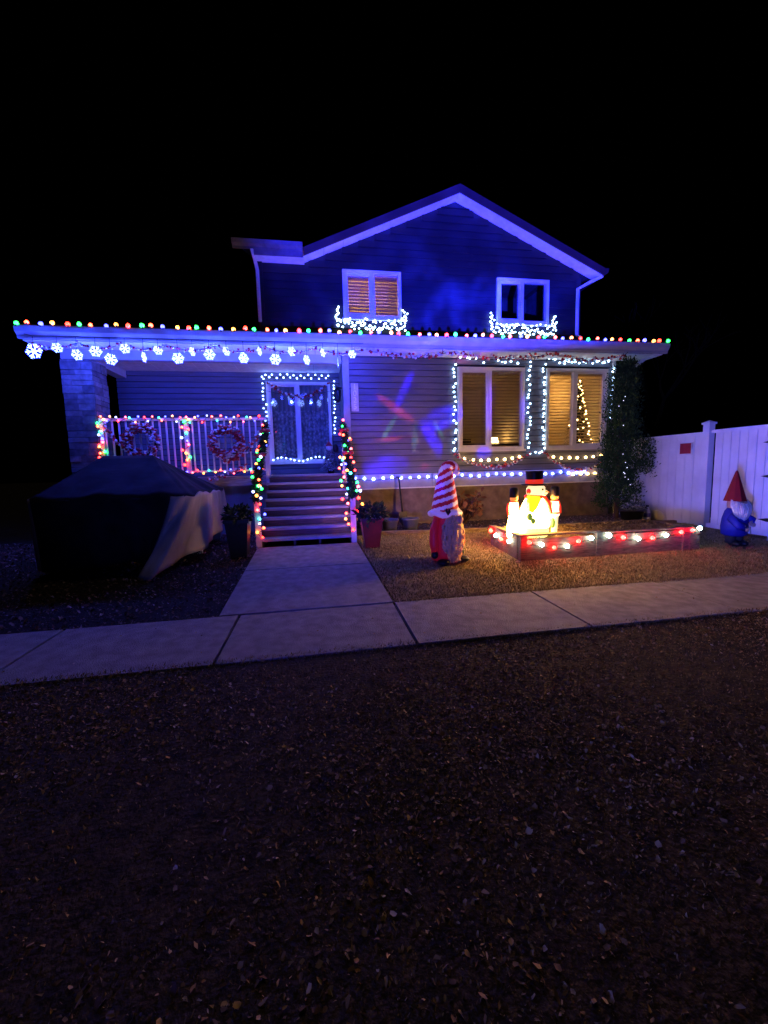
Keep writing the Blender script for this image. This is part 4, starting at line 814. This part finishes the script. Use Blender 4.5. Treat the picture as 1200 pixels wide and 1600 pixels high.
n = len(cl)*58; c = np.repeat(np.array([tuple(v) for v in cl]), 58, 0); off = rng.normal(0, 1, (n, 3))*[.07, .06, .085]; p = c+off
d = off/np.linalg.norm(off, axis=1)[:, None]*.6+np.array([0, 0, .7])+rng.normal(0, .35, (n, 3)); d /= np.linalg.norm(d, axis=1)[:, None]; s = np.cross(d, rng.normal(0, 1, (n, 3))); s /= np.linalg.norm(s, axis=1)[:, None]; L = rng.uniform(.035, .075, n)[:, None]
V = np.stack([p, p+d*L*.5+s*L*.2, p+d*L, p+d*L*.5-s*L*.2], 1).reshape(-1, 3)
tag(npmesh('crown', V, np.arange(4*n).reshape(n, 4), rmat('cedar_leaf', [(0, (.008, .03, .008)), (.6, (.022, .065, .016)), (1, (.05, .09, .03))]), CE, rng.random(n)), kind='stuff')
p = [(6.62+.05*math.sin(i*2.1)+.004*i, 7.86+.01*math.sin(i), 2.9-i*.115) for i in range(17)]+[(6.7, 7.82, 1.25), (6.76, 7.8, 1.16), (6.8, 7.8, 1.08), (6.79, 7.8, .98), (6.84, 7.82, 1.12)]
string('light_string', 'sparse tiny white mini lights running down the cedar', 'string lights', p, 'tiny', .01, (.07, .02, .05), cr=.003, skip=.5)
po = empty('plant_pot', (7.0, 7.95, .19), 'black plastic nursery pot with a small plant beside the cedar', 'plant pot')
b = MB(); b.lathe([(.2, 0), (.245, .2), (.27, .2), (.27, .245), (.24, .245), (.2, .15), (.01, .15)], (7.0, 7.95, .19), 22); b.build('pot', M_BLACK, po, True); leafball('foliage', (7.05, 7.95, .47), .2, 200, .09, rmat('pale_leaves', [(0, (.04, .06, .04)), (1, (.3, .33, .32))]), po, (1.2, .8, .5))
jg = empty('jug', (7.36, 7.9, .19), 'white plastic jug with printed blue label beside the nursery pot', 'jug')
b = MB(); b.lathe([(.06, 0), (.065, .02), (.065, .2), (.03, .27), (.025, .3), (.0, .3)], (7.36, 7.9, .19), 14); b.build('bottle', M_TRIM, jg, True); b = MB(); b.lathe([(.067, .06), (.067, .15)], (7.36, 7.9, .19), 14); b.build('label_band', mat('label_blue', (.08, .08, .4), .5), jg, True); b = MB(); b.lathe([(.03, .29), (.03, .33), (0, .33)], (7.36, 7.9, .19), 10); b.build('cap', M_BLACK, jg)
b = MB(); b.tube([(7.4, 7.86, .38), (7.5, 7.75, .42), (7.56, 7.65, .33), (7.58, 7.6, .2)], .012, 6); tag(b.build('garden_hose', M_TRIM, None, True), 'short pale hose end curling beside the white jug', 'hose')

# ================================================================== FENCE AND GATE
FX = 7.6
FE = empty('fence', (FX, 8, .18), 'white vinyl privacy fence panel running beside the house', 'fence')
y = 6.86
while y < 9.6:
    bb = MB(); bb.box(FX, FX+.03+random.uniform(-.002, .002), y, y+.188, .16, 2.0); bb.build('plank', M_FENCE, FE); y += .2
b = MB(); b.box(FX-.02, FX+.05, 6.85, 9.6, 2.0, 2.06); b.build('top_rail', M_FENCE, FE); b = MB(); b.box(FX-.02, FX+.05, 6.85, 9.6, .12, .2); b.build('bottom_rail', M_FENCE, FE)
def fpost(y, h, par):
    bb = MB(); bb.box(FX-.05, FX+.08, y-.065, y+.065, .1, h); p = bb.build('post', M_FENCE, par); bb = MB(); bb.box(FX-.07, FX+.1, y-.085, y+.085, h, h+.035)
    bb.add([(FX-.06, y-.075, h+.035), (FX+.09, y-.075, h+.035), (FX+.09, y+.075, h+.035), (FX-.06, y+.075, h+.035), (FX+.015, y, h+.08)], [(0, 1, 4), (1, 2, 4), (2, 3, 4), (3, 0, 4)]); bb.build('post_cap', M_FENCE, p)
fpost(6.78, 2.2, FE); fpost(5.5, 2.26, FE)
GA = empty('gate', (FX, 6.1, .18), 'white vinyl garden gate with black strap hinges at the right edge', 'gate')
y = 5.58
while y < 6.6:
    bb = MB(); bb.box(FX+.0, FX+.03, y, y+.14, .2, 2.02); bb.build('plank', M_FENCE, GA); y += .15
b = MB(); b.box(FX-.015, FX+.04, 5.5, 6.7, 2.02, 2.08); b.build('top_rail', M_FENCE, GA)
b = MB(); b.box(FX-.015, FX+.04, 5.5, 6.7, .17, .26); b.build('bottom_rail', M_FENCE, GA)
for z in (1.2, .45, 1.78):
    bb = MB(); bb.prism([(5.44, z-.035), (5.62, z-.03), (5.76, z), (5.62, z+.03), (5.44, z+.035)], 'x', FX-.03, FX-.017); bb.build('hinge', M_BLACK, GA)
b = MB(); b.box(FX-.03, FX-.005, 7.08, 7.36, 1.62, 1.87); so_ = tag(b.build('sign', mat('sign_white', (.6, .58, .58), .5)), 'small dark red sign with white border on the white fence', 'sign')
b = MB(); b.box(FX-.034, FX-.0305, 7.1, 7.35, 1.645, 1.86); b.build('sign_face', mat('sign_red', (.28, .012, .03), .5), so_)
# frosted little tree on the deck
FT = empty('frosted_tree', (.3, 9.45, 1.42), 'small frosted tree with red capped snowman topper on the porch deck', 'ornament'); b = MB()
b.lathe([(.07, 0), (.09, .1), (.01, .1)], (.3, 9.45, 1.42), 10); b.build('pot', M_BLACK, FT)
n = 900; t = rng.random(n); rad = .22*(1-t*.85); a = rng.random(n)*6.28; c = np.stack([.3+rad*np.cos(a)*rng.random(n)**.5, 9.45+rad*np.sin(a)*rng.random(n)**.5, 1.5+.5*t], 1); d = np.stack([np.cos(a)*.09, np.sin(a)*.09, np.full(n, -.035)], 1); s = np.stack([-np.sin(a)*.02, np.cos(a)*.02, np.zeros(n)], 1)
tag(npmesh('foliage', np.stack([c, c+d*.5+s, c+d, c+d*.5-s], 1).reshape(-1, 3), np.arange(4*n).reshape(n, 4), rmat('frosted', [(0, (.05, .08, .07)), (.5, (.3, .33, .35)), (1, (.7, .7, .74))]), FT, rng.random(n)), kind='stuff')
b = MB(); b.ball((.27, 9.35, 2.02), .07, 12, 8); b.build('head', M_TRIM, FT, True); b = MB(); b.lathe([(.085, 0), (.07, .03), (.02, .1)], (.27, 9.35, 2.05), 12); b.build('cap', M_RED, FT, True); b = MB(); b.ball((.42, 9.35, 2.0), (.07, .06, .1), 10, 8); b.build('bow', M_BLACK, FT, True)
# indoor christmas tree
CT = empty('christmas_tree', (6.74, 9.6, 1.5), 'indoor christmas tree with warm lights behind the right large window', 'christmas tree'); n = 2600; t = rng.random(n); rad = .34*(1-t)+.02; a = rng.random(n)*6.28; q = rng.random(n)**.5
c = np.stack([6.74+rad*q*np.cos(a), 9.6+rad*q*np.sin(a), 1.65+2.0*t], 1); d = np.stack([np.cos(a)*.1, np.sin(a)*.1, rng.normal(-.02, .03, n)], 1); s = np.stack([-np.sin(a)*.02, np.cos(a)*.02, np.zeros(n)], 1)
tag(npmesh('foliage', np.stack([c, c+d*.5+s, c+d, c+d*.5-s], 1).reshape(-1, 3), np.arange(4*n).reshape(n, 4), rmat('fir', [(0, (.02, .03, .012)), (1, (.07, .08, .03))]), CT, rng.random(n)), kind='stuff')
b = MB(); b.tube([(6.74, 9.6, 1.5), (6.74, 9.6, 3.6)], [.04, .01], 6); b.build('trunk', MATS['cedar_bark'], CT)
for i in range(46):
    t = i/46; a = i*2.4; rad = .37*(1-t)+.02; inst(bm('tree', .018), 'bulb', CT, (6.74+rad*math.cos(a), 9.57-abs(rad*math.sin(a))*1.0, 1.8+1.85*t))

# ================================================================== GRASS, LEAVES
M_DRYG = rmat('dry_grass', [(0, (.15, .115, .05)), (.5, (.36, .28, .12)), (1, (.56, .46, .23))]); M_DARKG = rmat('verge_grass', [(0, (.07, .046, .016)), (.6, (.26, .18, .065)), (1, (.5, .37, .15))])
M_LIT = rmat('fallen_leaves', [(0, (.1, .058, .022)), (.45, (.32, .2, .075)), (.9, (.5, .36, .15)), (1, (.6, .52, .34))]); M_CHIP = rmat('mulch_chips', [(0, (.05, .03, .022)), (.7, (.2, .125, .1)), (1, (.42, .32, .28))])
def blades(name, x0, x1, y0, y1, n, hmin, hmax, m, keep=None, w=.006):
    x = rng.uniform(x0, x1, n); y = rng.uniform(y0, y1, n)
    if keep is not None: k = keep(x, y); x, y = x[k], y[k]; n = len(x)
    z = gv(y)-.004; a = rng.random(n)*6.28; h = rng.uniform(hmin, hmax, n); le = rng.uniform(.2, 1.1, n)*h; b2 = rng.random(n)*6.28; ww = rng.uniform(.6, 1.4, n)*w
    base = np.stack([x, y, z], 1); s = np.stack([np.cos(a)*ww, np.sin(a)*ww, np.zeros(n)], 1); tip = base+np.stack([np.cos(b2)*le, np.sin(b2)*le, h], 1)
    return npmesh(name, np.stack([base-s, base+s, tip], 1).reshape(-1, 3), np.arange(3*n).reshape(n, 3), m, None, rng.random(n))
def litter(name, x0, x1, y0, y1, n, smin, smax, m, keep=None, lift=.012, tilt=.45):
    x = rng.uniform(x0, x1, n); y = rng.uniform(y0, y1, n)
    if keep is not None: k = keep(x, y); x, y = x[k], y[k]; n = len(x)
    z = gv(y)+rng.uniform(.003, lift, n); a = rng.random(n)*6.28; L = smin+(smax-smin)*rng.random(n)**2; d = np.stack([np.cos(a), np.sin(a), rng.normal(0, tilt, n)], 1)*L[:, None]; s = np.stack([-np.sin(a), np.cos(a), rng.normal(0, tilt, n)], 1)*(L*rng.uniform(.12, .4, n))[:, None]; c = np.stack([x, y, z], 1)
    def up(k): o = np.zeros((n, 3)); o[:, 2] = L*rng.uniform(-.05, .35, n)*k; return o
    j = lambda: rng.normal(0, .12, (n, 1))
    V = np.stack([c-d*.5, c-d*(.22+j())+s*(.9+j())+up(1), c+d*(.2+j())+s*(.8+j())+up(1), c+d*.5+up(.8), c+d*(.2+j())-s*(.85+j())+up(1), c-d*(.22+j())-s*(.9+j())+up(1)], 1).reshape(-1, 3); b6 = 6*np.arange(n)
    F = np.concatenate([np.stack([b6, b6+1, b6+2, b6+3], 1), np.stack([b6, b6+3, b6+4, b6+5], 1)]); rr = rng.random(n)
    return npmesh(name, V, F, m, None, np.concatenate([rr, rr]))
clump = lambda x, y: (.5+.3*np.sin(x*2.1+1.3*np.sin(y*1.7))+.3*np.sin(y*3.1+x*1.2+1)) > rng.random(len(x))*.95
lawnR = lambda x, y: (x > .78-.045*(y-4.2)) & ~((x > X0-.02) & (x < X1+.06) & (y > YF-.03) & (y < YB+.06)) & (y < 7.72-(x-1)*.089)
b = MB(); ys = [4.225, 5, 6, 7, 7.75]
b.add([p for q in ys for p in ((.8-.045*(q-4.2), q, g(q)+.004), (40, q, g(q)+.004))], [(2*i, 2*i+1, 2*i+3, 2*i+2) for i in range(4)]); tag(b.build('lawn', mat('tan_lawn', (.36, .28, .12), .95, .5, 9, .9, 45)), kind='structure')
tag(blades('lawn_grass', .6, 9, 4.2, 7.75, 120000, .015, .05, M_DRYG, lawnR), 'short dry tan grass on the front lawn', 'grass', kind='stuff')
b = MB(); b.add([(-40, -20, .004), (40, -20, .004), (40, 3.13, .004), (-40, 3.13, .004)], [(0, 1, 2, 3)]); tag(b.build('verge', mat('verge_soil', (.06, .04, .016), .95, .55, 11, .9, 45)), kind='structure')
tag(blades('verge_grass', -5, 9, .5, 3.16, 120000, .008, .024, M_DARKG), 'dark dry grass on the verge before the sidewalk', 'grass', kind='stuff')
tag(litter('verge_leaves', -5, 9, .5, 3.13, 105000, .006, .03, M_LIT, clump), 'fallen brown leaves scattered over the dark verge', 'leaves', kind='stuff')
tag(litter('lawn_leaves', .7, 8, 4.25, 7.6, 2600, .012, .04, M_LIT, lawnR), 'small fallen leaves scattered on the front lawn', 'leaves', kind='stuff')
tag(litter('mulch', -6.5, -1.1, 4.2, 8.9, 16000, .015, .05, M_CHIP, None, .02), 'mulch chips and dead leaves left of the walkway', 'mulch', kind='stuff')
tag(litter('bed_mulch', 1.0, 7.4, 7.6, 8.98, 5200, .015, .05, M_CHIP, None, .03), 'mulch chips in the bed along the foundation', 'mulch', kind='stuff')
tag(litter('sidewalk_leaves', -4, 7, 3.2, 4.15, 260, .006, .026, M_LIT, None, .03, .2), 'few leaf scraps lying on the sidewalk', 'leaves', kind='stuff').location.z = .02
o = litter('straw', X0+.06, X1, YF+.05, YB, 3200, .02, .06, rmat('straw', [(0, (.1, .06, .03)), (1, (.36, .26, .12))]), None, .02); o.location.z = .39-g(5.85); tag(o, 'straw and dead leaves covering the raised bed soil', 'straw', kind='stuff')
for (nm, y0, y1, lab) in (('verge_edge_grass', 3.1, 3.19, 'ragged grass fringe along the near sidewalk edge'), ('lawn_edge_grass', 4.16, 4.26, 'ragged grass fringe along the far sidewalk edge')):
    tag(blades(nm, -5 if y0 < 4 else .8, 9, y0, y1, 9000, .012, .045, M_DARKG if y0 < 4 else M_DRYG), lab, 'grass', kind='stuff')
M_OLIVE = rmat('olive_grass', [(0, (.16, .14, .05)), (.6, (.32, .27, .1)), (1, (.45, .38, .16))])
for (px, py, rr_, nn, lab) in ((.36, 2.42, .34, 2600, 'faint olive patch of living grass in the verge near the sidewalk'), (.34, 1.62, .22, 1800, 'small olive grass tuft patch in the middle of the dark verge')):
    tag(blades('olive_grass', px-rr_, px+rr_, py-rr_*.7, py+rr_*.7, nn, .006, .02, M_OLIVE, lambda x, y: ((x-px)**2+(y-py)**2*2 < (rr_*rng.random(len(x))**.4)**2)), lab, 'grass', kind='stuff')
# bare tree far behind the fence
TR = empty('bare_tree', (15, 16, .18), 'nearly black bare tree beyond the white fence on the right', 'tree'); b = MB(); tw = MB()
def grow(p, d, L, r, k):
    q = p+d*L; (b if k > 2 else tw).tube([p, p.lerp(q, .5)+Vector((random.uniform(-.05, .05), random.uniform(-.05, .05), 0))*L, q], [r, r*.85, r*.7], 5 if k > 2 else 3, caps=False)
    if k == 0: return
    for _ in range(3 if k > 1 else 2): grow(q, (d+Vector((random.uniform(-.75, .75), random.uniform(-.75, .75), random.uniform(-.25, .6)))).normalized(), L*random.uniform(.62, .82), r*.62, k-1)
M_NIGHTBARK = mat('dark_bark', (.01, .008, .007), .95)
grow(Vector((15, 16, .1)), Vector((0, 0, 1)), 2.6, .17, 5)
b.build('trunk', M_NIGHTBARK, TR); tag(tw.build('crown', M_NIGHTBARK, TR), kind='stuff')
